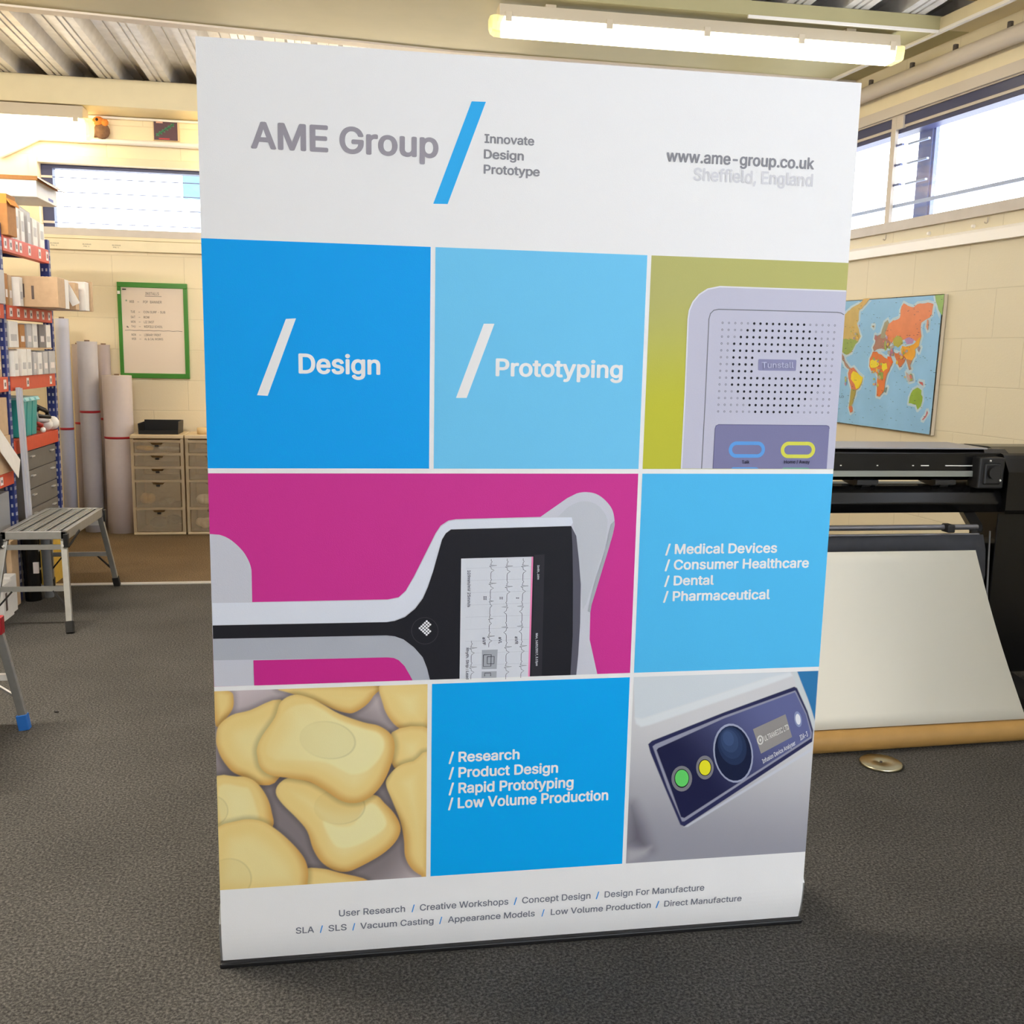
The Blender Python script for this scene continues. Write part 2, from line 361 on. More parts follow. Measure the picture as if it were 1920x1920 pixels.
p = thing('conduit_pipe', 'thick painted pipe with clips along the top of the right wall', 'pipe', RLOC, RROT)
M().tube([(-.055, -4.8, 3.318), (-.055, 5.9, 3.318)], .05, 16).build('pipe', m_trim, p)
for u in (4.40, 3.97, 3.57, 3.13, 2.7):
    M().box(-.064, -.046, u-.014, u+.014, 3.366, 3.392).cyl((-.055, u, 3.39), (-.055, u, 3.40), .016, 8).build('pipe_clip', mat('dull_metal', (90, 84, 80), .5, metal=.4), p)
tag(M().box(-.205, -.175, -4.8, 5.8, 3.446, 3.462).build('conduit_strip', m_white, loc=RLOC, rotz=RROT), 'bright white conduit strip along the edge of the right wall beam', 'conduit')
tag(M().box(2.6, 3.80, 3.496, 3.512, 3.444, 3.4595).build('conduit_strip', m_white), 'short bright conduit strip at the lamp end of the cross beam', 'conduit')
# hooks and screw caps on the right wall
for k, u in enumerate((4.165, 3.214)):
    o = M().tube([(-.012, u, 2.352), (-.012, u, 2.322), (-.018, u, 2.314), (-.030, u, 2.316), (-.032, u, 2.322)], .0035, 8).build('wall_hook', m_trim, loc=RLOC, rotz=RROT)
    tag(o, ['small bent hook under the sill nearest the banner', 'small bent hook under the sill nearer the frame edge'][k], 'hook', 'hooks under the right window')
for k, u in enumerate((3.734, 3.337)):
    o = M().cyl((0, u, 2.312), (-.016, u, 2.312), .013, 12, .009).build('screw_cap', m_white, loc=RLOC, rotz=RROT)
    tag(o, ['round cream screw cap on the right wall, closer to the banner', 'round cream screw cap on the right wall, farther from the banner'][k], 'screw cap', 'screw caps on the right wall')
# house across the street seen through the back window
b = thing('neighbouring_building', 'pale blue metal building seen through the back window', 'building', (0, 17, 0))
M().box(-2.55, 2.2, 0, 6, 0, 4.15).build('wall', mat('white_cladding', (165, 175, 180), .6), b)
M().box(-2.65, 2.3, -.1, 6.1, 4.15, 4.75).build('roof', mat('pale_blue_roof', (70, 96, 112), .5), b)
struct(M().box(-30, 30, 6.8, 60, -.2, -.1).build('ground', mat('pale_concrete', (170, 170, 168), .9, noise=.05)))
# ------------------------------------------------------------------ fluorescent battens
m_diff = mat_emit('lit_diffuser', (1.0, .90, .66), TUBE)
m_diff3 = mat_emit('added_diffuser_left', (1.0, .92, .78), FILL_LEFT)  # glow of the added lamp over the left side
m_diff4 = mat_emit('added_diffuser_back', (1.0, .80, .50), FILL_BACK)  # glow of the added lamp behind the banner
m_diff2 = mat_emit('lit_diffuser_warm', (1.0, .80, .48), TUBE_BACK)
m_cap = mat_clear('yellowed_clear_plastic', (1, .97, .78), .55, .3, (.9, .86, .55))
m_case = mat('beige_lamp_housing', (206, 194, 172), .45)
def batten(label, x0, x1, y, zt, md, h=.15, dep=.15, mount=.025, hs=.062):
    L = x1-x0; t = thing('fluorescent_light', label, 'ceiling light', (x0, y, zt))
    d = dep/2
    M().prism([(-d*.8, 0), (d*.8, 0), (d, .002-hs), (d, -.006-hs), (-d, -.006-hs), (-d, .002-hs)], .05, L-.05, 'x').build('housing', m_case, t)
    pr = [(-d, -hs), (-d*1.0, -hs-.038), (-d*.86, -h+.07*(h-hs)), (-d*.6, -h), (d*.6, -h), (d*.86, -h+.07*(h-hs)), (d, -hs-.038), (d, -hs)]
    M().prism([(a*.97, b) for a, b in pr], .075, L-.075, 'x', smooth=False).build('diffuser', md, t)
    for e in (0, 1):
        mb = M(); xs = [(.075, 1), (.035, .97), (.012, .8), (0, .5)]
        vs = []
        for a, sc in xs:
            xx = a if e == 0 else L-a
            vs += [(xx, p[0]*sc, -hs+(p[1]+hs)*(.3+.7*sc)) for p in pr]
        n = len(pr); fs = [(i*n+j, i*n+(j+1) % n, (i+1)*n+(j+1) % n, (i+1)*n+j) for i in range(3) for j in range(n)]
        mb.add(vs, fs+[tuple(range(3*n, 4*n))]); mb.build('end_cap', m_cap, t)
    for k in range(5):
        xx = .1+k*(L-.2)/4
        M().box(xx-.018, xx+.018, -d-.006, -d+.002, -hs-.033, -hs+.017).build('clip', m_case, t)
    for xx in (.35, L-.35):
        M().box(xx-.03, xx+.03, -.03, .03, 0, mount).build('mount', m_case, t)
    return t
batten('long lit fluorescent batten above the banner', 1.105, 3.64, 3.62, 3.435, m_diff)
batten('lit fluorescent batten under the back beam at upper left', -4.1, -1.62, 6.05, 3.278, m_diff2, .225, .19, .007, .085)
batten('added fill lamp over the left of the workshop, out of view', -3.1, -.6, 1.0, 3.50, m_diff3, .15, .15, .095)  # unseen batten, added because the left floor came out too dark
batten('added fill lamp under the back beam, hidden behind the banner', -.72, 1.78, 6.05, 3.278, m_diff4, .225, .19, .007, .085)  # unseen batten, added to brighten the back wall
# outlines of the print and of the map, in tenths of a millimetre
PRINT={'big_slash':[(5830,20421),(6146,20429),(5322,18216),(5001,18210)],
'slash1':[(1759,15609),(1978,15626),(1337,13913),(1105,13922)],
'slash2':[(6176,15616),(6423,15622),(5806,13925),(5559,13922)],
'g_body':[(11054,12292),(11056,14066),(11041,15846),(11061,16045),(11141,16245),(11283,16418),(11487,16551),(11786,16617),(14964,16614),(14984,12287)],
'g_line':[(11565,12293),(11567,14073),(11555,15859),(11585,15988),(11665,16067),(11785,16093),(14798,16103),(14894,16091),(14977,16050)],
'g_pad':[(11854,12294),(11853,13269),(11874,13337),(11934,13367),(14729,13368),(14789,13348),(14809,13293),(14815,12293)],
'g_label':[(12870,14948),(13809,14949),(13830,14929),(13830,14700),(13813,14682),(12881,14677),(12861,14694),(12852,14930)],
'g_dots':[(11901,15782),(14759,15791),(11907,13682),(14747,13684)],
'g_b1':[(12695,12763),(13162,12765),(12682,12963)],
'g_b2':[(14022,12761),(14472,12763),(14008,12965)],
'g_b3':[(12314,12295),(12360,12328),(12975,12329),(13024,12296)],
'g_b4':[(13629,12294),(13681,12324),(14317,12322),(14368,12292)],
'p_body':[(-4,10788),(212,10767),(419,10674),(600,10519),(741,10351),(843,10155),(892,9987),(902,9818),(902,9184),(2483,9183),(4003,9183),(4255,9230),(4422,9386),(4534,9586),(4610,9720),(5114,10756),(5232,10938),(5412,11058),(5592,11088),(7609,11130),(8249,11580),(8465,11687),(8683,11724),(8935,11686),(9161,11546),(9359,11312),(9434,11030),(9426,10811),(9330,10403),(8935,8946),(8910,8754),(8917,8075),(9142,7180),(5005,7166),(4,7187)],
'p_hole':[(900,7793),(2469,7779),(4004,7770),(4145,7751),(4258,7694),(4400,7541),(4515,7330),(4607,7148),(906,7184)],
'p_bartop':[(12,9181),(2483,9166),(4003,9169),(4255,9215),(4422,9368),(4534,9566),(4616,9696),(5120,10732),(5239,10914),(5418,11034),(5592,11066),(7609,11111),(8373,11115),(8438,11037),(8364,10913),(5474,10857),(5354,10766),(5259,10614),(5061,9867),(4937,9498),(4818,9221),(4638,8970),(4398,8770),(4163,8682),(3975,8641),(12,8667)],
'p_barlow':[(10,8329),(3975,8305),(4164,8275),(4375,8188),(4618,7992),(4827,7733),(4933,7449),(4996,7166),(4622,7163),(4601,7163),(4515,7330),(4400,7541),(4258,7694),(4004,7770),(2,7821)],
'p_black':[(11,8653),(3975,8635),(4163,8660),(4404,8748),(4644,8945),(4824,9190),(4943,9467),(5061,9836),(5266,10602),(5354,10754),(5474,10845),(8364,10904),(8497,10663),(8578,10097),(8647,9463),(8662,8502),(8640,7693),(8608,7172),(5011,7166),(4942,7455),(4833,7745),(4618,8005),(4375,8200),(4164,8285),(3975,8311),(11,8335)],
'p_side':[(8371,10882),(8497,10663),(8578,10097),(8647,9463),(8662,8502),(8640,7693),(8608,7185),(8460,7183),(8486,8184),(8453,9466),(8411,10413)],
'p_wing':[(8029,11127),(8256,11348),(8503,11477),(8721,11501),(8976,11422),(9173,11219),(9261,10969),(9203,10404),(8977,9584),(8806,8981),(8715,8823),(8647,9463),(8578,10097),(8497,10663),(8373,11115)],
'p_wingedge':[(9434,11030),(9426,10811),(9330,10403),(8935,8946),(8910,8754),(8844,8788),(8981,9457),(9237,10341),(9342,10937)],
'p_screen':[(5724,10145),(7447,10168),(7431,7160),(5721,7157)],
'p_stripe':[(7416,10166),(7456,10168),(7444,7159),(7402,7161)],
'p_ui':[(7483,10212),(7732,10221),(7742,7195),(7475,7184)],
'p_heart':[(4880,8470),(4996,8467),(4881,8350)],
'p_ring':[(4877,8401),(5200,8392),(4880,8067)],
'p_icon':[(6254,7887),(6638,7889),(6622,7401),(6256,7406)],
'p_icon2':[(6257,7348),(6623,7346),(6620,7155),(6253,7155)],
'p_ecg':[[(6443,10126),(6418,7953)],[(6827,10130),(6850,7134)],[(7214,10134),(7219,7154)],[(5996,8124),(5994,7164)]],
'soap':{'S1':[(-6,7061),(370,7047),(433,6855),(400,6623),(218,6367),(12,6230)],
'Stop':[(1538,7106),(3705,7087),(3662,6821),(3478,6590),(3196,6422),(2999,6430),(2720,6531),(2305,6754),(1755,6952)],
'Str':[(3875,7141),(5014,7101),(5023,5923),(4533,5914),(4274,5986),(4045,6237),(3889,6604)],
'Sbl0':[(12,5906),(80,6227),(383,6478),(792,6578),(1479,6815),(1884,6298),(1446,4883),(973,4713),(620,4927),(350,5090),(139,5398),(38,5669)],
'Sr0':[(4102,5888),(5023,5929),(5030,4943),(4161,4987)],
'Sr':[(5029,5143),(4623,5132),(4247,5013),(3989,4720),(3974,4505),(4104,4158),(4309,3586),(4398,3111),(4428,2667),(4576,2339),(4814,2131),(5052,2051)],
'Slm':[(1351,4496),(1444,4733),(1724,4854),(2281,4657),(2844,4321),(3643,4323),(3931,4075),(4192,3749),(4315,3398),(4193,3061),(3844,2737),(3263,2430),(2973,2350),(2686,2423),(2402,2647),(2206,3002),(2070,3475),(1821,3829),(1491,4215)],
'Sl':[(-92,4859),(456,4950),(756,4889),(972,4697),(1160,4355),(1250,3985),(1258,3618),(859,3183),(-135,3248)],
'Sbot':[(1972,2457),(2400,2475),(2829,2335),(3523,2080),(3405,1755),(1965,1862)],
'Sbl':[(-128,3521),(457,3835),(927,3821),(1313,3584),(1699,3190),(1977,2800),(2078,2450),(2059,2107),(1964,1799),(-170,1958)],
'Smain':[(936,5627),(1051,5919),(1361,6378),(1505,6756),(1810,6920),(2167,6833),(2470,6659),(2859,6406),(3420,6173),(3789,6067),(4074,5844),(4169,5536),(4103,5143),(3931,4692),(3701,4366),(3413,4166),(3127,4130),(2843,4229),(2505,4493),(2142,4726),(1724,4839),(1226,4949),(1009,5146),(945,5388)]},
'soap_e':[[(2573,5760),(3234,5640),(2527,5296)],[(2842,4045),(3456,4040),(2867,3596)],[(-166,4129),(238,4105),(-177,3737)],[(229,2363),(743,2326),(241,2886)]],
'soap_top':[(1128,5618),(1584,6517),(2082,6689),(2414,6572),(2858,6257),(3420,6023),(3789,5886),(3931,5608),(3817,5248),(3502,4929),(3160,4855),(2933,4958),(2512,5191),(1897,5282),(1343,5339)],
'soap_top2':[(2441,3699),(2810,3553),(3182,3592),(3470,4040),(3700,4073),(3960,3670),(3902,3393),(3410,3080),(2977,2967),(2692,3095)],
'soap_top3':[(587,4688),(750,4604),(879,4189),(914,3853),(458,3880),(96,3690),(40,4718)],
'inf':{'top':[(10073,7083),(14241,7066),(14218,6963),(13588,6925),(10342,5961),(10152,6013)],
'bevel':[(10152,6013),(10342,5976),(13588,6925),(14227,7051),(14293,6966),(13601,6733),(10523,5792),(10322,5757),(10188,5851)],
'blue':[(14406,7081),(14990,7085),(14994,5722),(14897,5982),(14748,6348),(14532,6804)],
'edge':[(14271,7065),(14406,7081),(14532,6804),(14748,6348),(14994,5722),(14986,5404),(14779,5927),(14420,6674)],
'border':[(10531,5291),(10629,5375),(12507,6055),(14360,6667),(14438,6628),(14774,5987),(14966,5466),(14965,5156),(13228,4044),(11599,3007),(11491,3059),(11042,4057),(10599,5066)],
'line':[(10650,5226),(10721,5282),(12513,5960),(14391,6565),(14432,6509),(14748,5928),(14934,5406),(14936,5254),(13220,4182),(11592,3145),(11532,3148),(11100,4084)],
'inner':[(10758,5117),(10799,5175),(12516,5894),(14388,6520),(14430,6450),(14735,5898),(14905,5377),(14893,5287),(13216,4249),(11587,3237),(11496,3273),(11156,4141)],
'shade':[(10103,3688),(10205,3712),(10525,3088),(10763,2401),(10587,2351),(10118,2626)],
'light':[(10110,2444),(10464,2451),(10729,2495),(10619,2287),(10110,2091)],
'lowlip':[(14999,5023),(14992,4917),(13238,3891),(11690,2986),(11584,2992),(13233,3968)]},
'inf_e':{'g0':[(11464,4320),(11741,4306),(11481,3972)],
'g1':[(11463,4329),(11663,4319),(11476,4072)],
'g2':[(11463,4335),(11645,4326),(11475,4106)],
'y0':[(12068,4590),(12305,4578),(12086,4266)],
'y1':[(12068,4590),(12245,4581),(12080,4363)],
'y2':[(12068,4590),(12224,4582),(12079,4384)],
'k0':[(12812,4939),(13362,4813),(12859,4140)],
'k1':[(12812,4939),(13316,4830),(12856,4195)],
'k2':[(12769,5142),(13167,5033),(12800,4629)],
'w0':[(14523,5787),(14632,5752),(14553,5574)],
'w1':[(14523,5787),(14595,5766),(14542,5641)],
'logo':[(13524,5267),(13612,5263),(13532,5137)],
'logo2':[(13524,5267),(13576,5265),(13530,5179)]},
'inf_lcd':[(13306,5568),(14168,5937),(14395,5309),(13569,4893)],
'inf_t':[(13644,5237),(14287,5541),(13635,4632),(14501,5107),(14621,5223),(14823,5326)],
'texts':[('AME Group', 0.1086, 0.5107, 1.92, 0.052, 'g1'),
('Innovate', 0.6128, 0.7251, 1.9567, 0.0179, 'g2'),
('Design', 0.6118, 0.7022, 1.9234, 0.0184, 'g2'),
('Prototype', 0.6119, 0.7395, 1.8911, 0.0184, 'g2'),
('www.ame-group.co.uk', 1.034, 1.3952, 1.9386, 0.0248, 'g2'),
('Sheffield, England', 1.1003, 1.3948, 1.8997, 0.0271, 'g3'),
('Design', 0.202, 0.383, 1.4433, 0.0412, 'w'),
('Prototyping', 0.6468, 0.9496, 1.4446, 0.038, 'w'),
('/ Medical Devices', 1.0745, 1.3648, 1.0192, 0.0235, 'w'),
('/ Consumer Healthcare', 1.0749, 1.4523, 0.9798, 0.0236, 'w'),
('/ Dental', 1.0755, 1.2037, 0.9402, 0.0229, 'w'),
('/ Pharmaceutical', 1.0746, 1.3537, 0.9003, 0.0236, 'w'),
('/ Research', 0.5478, 0.7239, 0.5062, 0.0247, 'w'),
('/ Product Design', 0.5482, 0.8222, 0.4658, 0.0251, 'w'),
('/ Rapid Prototyping', 0.5486, 0.8631, 0.4247, 0.0259, 'w'),
('/ Low Volume Production', 0.5477, 0.9542, 0.3856, 0.0261, 'w'),
('User Research', 0.2811, 0.4433, 0.1179, 0.0166, 'g2'),
('/', 0.4592, 0.4671, 0.1179, 0.0166, 'b'),
('Creative Workshops', 0.4799, 0.7037, 0.1179, 0.0166, 'g2'),
('/', 0.7176, 0.7259, 0.1179, 0.0166, 'b'),
('Concept Design', 0.739, 0.9174, 0.1179, 0.0166, 'g2'),
('/', 0.9317, 0.9402, 0.1179, 0.0166, 'b'),
('Design For Manufacture', 0.9546, 1.2234, 0.1179, 0.0166, 'g2'),
('SLA', 0.1766, 0.2204, 0.0792, 0.0166, 'g2'),
('/', 0.2343, 0.242, 0.0792, 0.0166, 'b'),
('SLS', 0.2552, 0.2995, 0.0792, 0.0166, 'g2'),
('/', 0.3135, 0.3205, 0.0792, 0.0166, 'b'),
('Vacuum Casting', 0.333, 0.5145, 0.0792, 0.0166, 'g2'),
('/', 0.5289, 0.5362, 0.0792, 0.0166, 'b'),
('Appearance Models', 0.5507, 0.773, 0.0792, 0.0166, 'g2'),
('/', 0.7905, 0.7979, 0.0792, 0.0166, 'b'),
('Low Volume Production', 0.8146, 1.0801, 0.0792, 0.0166, 'g2'),
('/', 1.0939, 1.1026, 0.0792, 0.0166, 'b'),
('Direct Manufacture', 1.1164, 1.329, 0.0792, 0.0166, 'g2')],
'small':[('Tunstall', [(12946, 14743), (13760, 14757), (12937, 14877)], 'lt'),
('Talk', [(12583, 12424), (12779, 12425), (12579, 12502)], 'k'),
('Home / Away', [(13678, 12427), (14348, 12429), (13672, 12506)], 'k'),
('109mm/mV 25mm/s', [(5880, 9861), (5892, 8964), (5948, 9860)], 'k'),
('Rhyth. Strip : Lead', [(5869, 7953), (5879, 7168), (5937, 7951)], 'k'),
('III', [(6273, 9223), (6275, 9129), (6341, 9222)], 'k'),
('II', [(6666, 9200), (6667, 9134), (6734, 9198)], 'k'),
('I', [(7064, 9176), (7065, 9144), (7127, 9175)], 'k'),
('aVF', [(6265, 8206), (6268, 8014), (6339, 8204)], 'k'),
('aVL', [(6657, 8201), (6660, 8035), (6732, 8199)], 'k'),
('aVR', [(7054, 8207), (7058, 8014), (7129, 8205)], 'k'),
('Smith, John', [(7561, 9960), (7570, 9608), (7611, 9960)], 'wt'),
('Mon, 16/01/2017, 3.15pm', [(7565, 8273), (7586, 7450), (7616, 8272)], 'wt'),
('ULTRAMEDIC LTD', [(13644, 5237), (14287, 5541), (13599, 5369)], 'lt2'),
('Infusion Device Analyser', [(13635, 4632), (14501, 5107), (13591, 4741)], 'wt'),
('IDA-3', [(14622, 5214), (14823, 5326), (14582, 5346)], 'wt')],
'map':{'edge':[(45509,19394),(35047,19215),(35190,10355),(45506,10586)],
'namerica':[(45517,18276),(44690,18704),(43861,18953),(43338,19265),(42604,19286),(43195,18870),(43709,18499),(43718,17825),(43879,17604),(43508,16921),(43338,16694),(43539,16414),(43891,16189),(44128,15791),(44293,15562),(44856,15387),(45480,15616),(45540,16487),(45579,17587)],
'usa':[(45521,16574),(44215,16476),(43531,16357),(43883,16133),(44169,15734),(44858,15398),(45497,15587)],
'camerica':[(45497,15587),(45138,15269),(44889,14866),(44405,14527),(44148,14417),(44383,14355),(44959,14633),(45357,15035)],
'greenland':[(43341,19293),(42558,19284),(42930,18969),(43440,18601),(43683,18666)],
'samerica':[(44383,14355),(43870,14508),(43346,14148),(42693,13825),(42783,13426),(43021,13077),(43377,12892),(43429,12546),(43665,12132),(43821,11835),(43571,11387),(43845,11254),(44090,11646),(44017,12230),(43967,12984),(44401,13719),(44493,14064)],
'brazil':[(43885,14250),(43342,14120),(42693,13825),(42801,13426),(43068,13075),(43388,12977),(43626,13341),(44102,13670),(44097,14016)],
'chile':[(43967,12984),(43385,12949),(43429,12546),(43766,11780),(44049,11707),(43996,12289)],
'africa':[(41774,15628),(41325,15629),(40576,15305),(40120,15146),(39558,14776),(39995,14172),(40171,13514),(40268,12908),(40664,12560),(40982,12601),(41008,13154),(41018,13927),(41327,14251),(41785,14296),(42055,14625),(42073,15126)],
'afr2':[(41968,15016),(41254,15080),(40946,14754),(41452,14525),(41908,14544)],
'afr3':[(40651,14868),(40172,14875),(40037,14497),(40443,14271),(40646,14485)],
'afr4':[(40964,14204),(40436,14216),(40380,13781),(40812,13713),(41000,13928)],
'europe':[(41664,16180),(41458,16672),(40954,16884),(40287,16443),(39908,16172),(40131,15903),(40639,15795),(41346,15794),(41683,15628),(41854,15904)],
'scand':[(41089,16559),(40982,17102),(40781,17585),(40457,17765),(40253,17519),(40443,16985),(40562,16554)],
'russia':[(40287,16443),(40603,16879),(40333,17467),(39853,17722),(39198,17863),(39176,18337),(38906,18798),(38475,18624),(37894,18497),(37522,18688),(36519,18747),(35971,18623),(36037,17973),(36534,17685),(36974,17492),(36992,17032),(36860,16620),(37035,16159),(37704,16422),(38284,16532),(38840,16379),(39383,16702),(39823,16171)],
'kazakh':[(39687,16438),(39215,16700),(38778,16536),(38647,16166),(39112,15903),(39547,16010)],
'mongolia':[(38517,16429),(38047,16581),(37544,16421),(37670,16162),(38230,16112)],
'china':[(38709,16008),(38054,16007),(37365,16264),(37082,16520),(36860,16620),(37015,16004),(37383,15798),(37323,15331),(37749,14909),(38107,15167),(38613,15268),(38744,15638)],
'india':[(39498,15635),(38634,15426),(38196,15219),(38545,14739),(38773,14575),(39065,14890),(39372,15315)],
'arabia':[(40141,15309),(39797,15311),(39493,14938),(39793,14610),(40086,14876)],
'iran':[(40190,15687),(39597,15742),(39464,15368),(39883,15311)],
'seasia':[(38189,15166),(37528,15069),(37729,14752),(37574,14493),(37769,14436),(37978,14800)],
'indo':[(38080,14324),(37399,14078),(37279,13768),(37670,13677),(37950,13958)],
'png':[(36718,13733),(36322,13694),(36253,13465),(36542,13584)],
'australia':[(37537,12654),(37277,13139),(36825,13340),(36410,13174),(36245,12508),(36353,12139),(36639,11913),(36837,12216),(37570,12282)],
'nz':[(35702,11917),(35605,11769),(36006,11276),(36125,11294),(35815,11600)],
'alaska':[(35907,19169),(35059,19196),(35090,17868),(35473,18254),(35764,18764)],
'japan':[(37133,16005),(36844,15901),(36961,15592),(37139,15746)],
'uk':[(41696,16785),(41458,16672),(41550,16344),(41751,16510)],
'madag':[(40172,13186),(39877,13252),(40000,12865),(40224,12910)],
'iceland':[(42136,17398),(41867,17419),(41891,17255)],
'kamch':[(36456,17683),(36296,17628),(36286,16969),(36474,17226)]}}
# ------------------------------------------------------------------ the banner print
K = 1e-4
def pts(a): return [(p[0]*K, p[1]*K) for p in a]
def smooth(a, n=6):
    """Catmull-Rom through closed outline"""
    a = [np.array(p, float) for p in a]; out = []
    for i in range(len(a)):
        p0, p1, p2, p3 = a[i-1], a[i], a[(i+1) % len(a)], a[(i+2) % len(a)]
        for k in range(n):
            t = k/n
            out.append(tuple(.5*((2*p1)+(-p0+p2)*t+(2*p0-5*p1+4*p2-p3)*t*t+(-p0+3*p1-3*p2+p3)*t**3)))
    return out
def smooth_part(a, i0, i1, n=5):
    a = [np.array(p, float) for p in a]; out = [tuple(p) for p in a[:i0]]
    for i in range(i0, i1):
        p0, p1, p2, p3 = a[i-1], a[i], a[i+1], a[min(i+2, len(a)-1)]
        for k in range(n):
            t = k/n; out.append(tuple(.5*((2*p1)+(-p0+p2)*t+(2*p0-5*p1+4*p2-p3)*t*t+(-p0+3*p1-3*p2+p3)*t**3)))
    return out+[tuple(p) for p in a[i1:]]
def clip(poly, x0, x1, z0, z1):
    def cut(P, ins, inter):
        o = []
        for i in range(len(P)):
            a, b = P[i-1], P[i]
            if ins(b):
                if not ins(a): o.append(inter(a, b))
                o.append(b)
            elif ins(a): o.append(inter(a, b))
        return o
    def ix(v): return lambda a, b: (v, a[1]+(b[1]-a[1])*(v-a[0])/(b[0]-a[0]))
    def iz(v): return lambda a, b: (a[0]+(b[0]-a[0])*(v-a[1])/(b[1]-a[1]), v)
    P = cut(poly, lambda p: p[0] >= x0, ix(x0)); P = cut(P, lambda p: p[0] <= x1, ix(x1)) if P else P
    P = cut(P, lambda p: p[1] >= z0, iz(z0)) if P else P; P = cut(P, lambda p: p[1] <= z1, iz(z1)) if P else P
    return P
def yfab(z): return .015*((.11-z)/.097)**2 if z < .11 else 0.0
def sd(poly, X, Z):
    """signed distance, positive inside"""
    P = np.array(poly); d = np.full(X.shape, 1e9); ins = np.zeros(X.shape, bool)
    for i in range(len(P)):
        a, b = P[i-1], P[i]; e = b-a; L = e@e
        if L < 1e-14: continue
        t = np.clip(((X-a[0])*e[0]+(Z-a[1])*e[1])/L, 0, 1)
        d = np.minimum(d, np.hypot(X-a[0]-t*e[0], Z-a[1]-t*e[1]))
        c = (a[1] > Z) != (b[1] > Z)
        if abs(e[1]) > 1e-12: ins ^= c & (X < a[0]+(Z-a[1])*e[0]/e[1])
    return np.where(ins, d, -d)
def ss(a, b, x):
    t = np.clip((x-a)/(b-a), 0, 1); return t*t*(3-2*t)
class Print:
    """flat coloured ink layers on the fabric; colour lives in one attribute"""
    def __init__(s): s.v = []; s.f = []; s.c = []; s.n = 0
    def _add(s, xz, fs, cols, layer):
        xz = np.asarray(xz, float); z = xz[:, 1]
        y = np.where(z < .11, .015*((.11-z)/.097)**2, 0)-.00035*np.asarray(layer)
        s.v.append(np.stack([xz[:, 0], y, z], 1)); s.f += [tuple(int(i)+s.n for i in f) for f in fs]; s.c.append(cols); s.n += len(xz)
    def poly(s, p, col, layer):
        if len(p) < 3: return
        tr = tessellate_polygon([[Vector((q[0], q[1], 0)) for q in p]])
        s._add(p, tr, np.tile(col, (len(p), 1)), layer)
    def rect(s, x0, x1, z0, z1, col, layer): s._add([(x0, z0), (x1, z0), (x1, z1), (x0, z1)], [(0, 1, 2, 3)], np.tile(col, (4, 1)), layer)
    def ellipse(s, c, u, w, col, layer, n=28, hole=0):
        c, u, w = np.array(c), np.array(u)-np.array(c), np.array(w)-np.array(c)
        t = np.arange(n)*2*np.pi/n; o = c+np.outer(np.cos(t), u)+np.outer(np.sin(t), w)
        if hole:
            i = c+hole*(o-c); s._add(np.vstack([o, i]), [(k, (k+1) % n, n+(k+1) % n, n+k) for k in range(n)], np.tile(col, (2*n, 1)), layer)
        else: s._add(o, [tuple(range(n))], np.tile(col, (n, 1)), layer)
    def line(s, p, wd, col, layer):
        p = [np.array(q, float) for q in p]; o = []
        for i, q in enumerate(p):
            d = p[min(i+1, len(p)-1)]-p[max(i-1, 0)]; d = d/(np.hypot(*d)+1e-9); nn = np.array((-d[1], d[0]))*wd/2; o += [q+nn, q-nn]
        s._add(o, [(2*i, 2*i+1, 2*i+3, 2*i+2) for i in range(len(p)-1)], np.tile(col, (len(o), 1)), layer)
    def grid(s, x0, x1, z0, z1, step, fn, layer):
        nx, nz = int((x1-x0)/step)+2, int((z1-z0)/step)+2
        X, Z = np.meshgrid(np.linspace(x0, x1, nx), np.linspace(z0, z1, nz)); c = fn(X, Z).reshape(-1, 3)
        fs = [(j*nx+i, j*nx+i+1, (j+1)*nx+i+1, (j+1)*nx+i) for j in range(nz-1) for i in range(nx-1)]
        s._add(np.stack([X.ravel(), Z.ravel()], 1), fs, c, layer)
    def text(s, body, xl, xr, zb, cap, col, layer, bold):
        v, f = text_mesh(body, bold); v = np.array(v); layer = layer+v[:, 2]*.11 if v.shape[1] > 2 else layer; x0, x1 = v[:, 0].min(), v[:, 0].max()
        o = np.stack([xl+(v[:, 0]-x0)*(xr-xl)/(x1-x0), zb+v[:, 1]*cap/.727], 1); s._add(o, f, np.tile(col, (len(o), 1)), layer)
    def text_dir(s, body, q, col, layer, bold):
        p0, p1, p2 = [np.array(a)*K for a in q]; v, f = text_mesh(body, bold); v = np.array(v); layer = layer+v[:, 2]*.11 if v.shape[1] > 2 else layer; x0, x1 = v[:, 0].min(), v[:, 0].max()
        o = p0+np.outer((v[:, 0]-x0)/(x1-x0), p1-p0)+np.outer(v[:, 1]/.727, p2-p0); s._add(o, f, np.tile(col, (len(o), 1)), layer)
def ink(r, g, b, ref=222):
    k = .82/lin((ref,)*3)[0]; return np.minimum(np.array(lin((r, g, b)))*k, .86)
PR = Print()
WH = ink(222, 222, 222)
CA, CBx, CC, CD = .4951, .5058, .9981, 1.0082
R1T, R1B, R2T, R2B, R3T, R3B = 1.7275, 1.2282, 1.2168, .7182, .7070, .2082
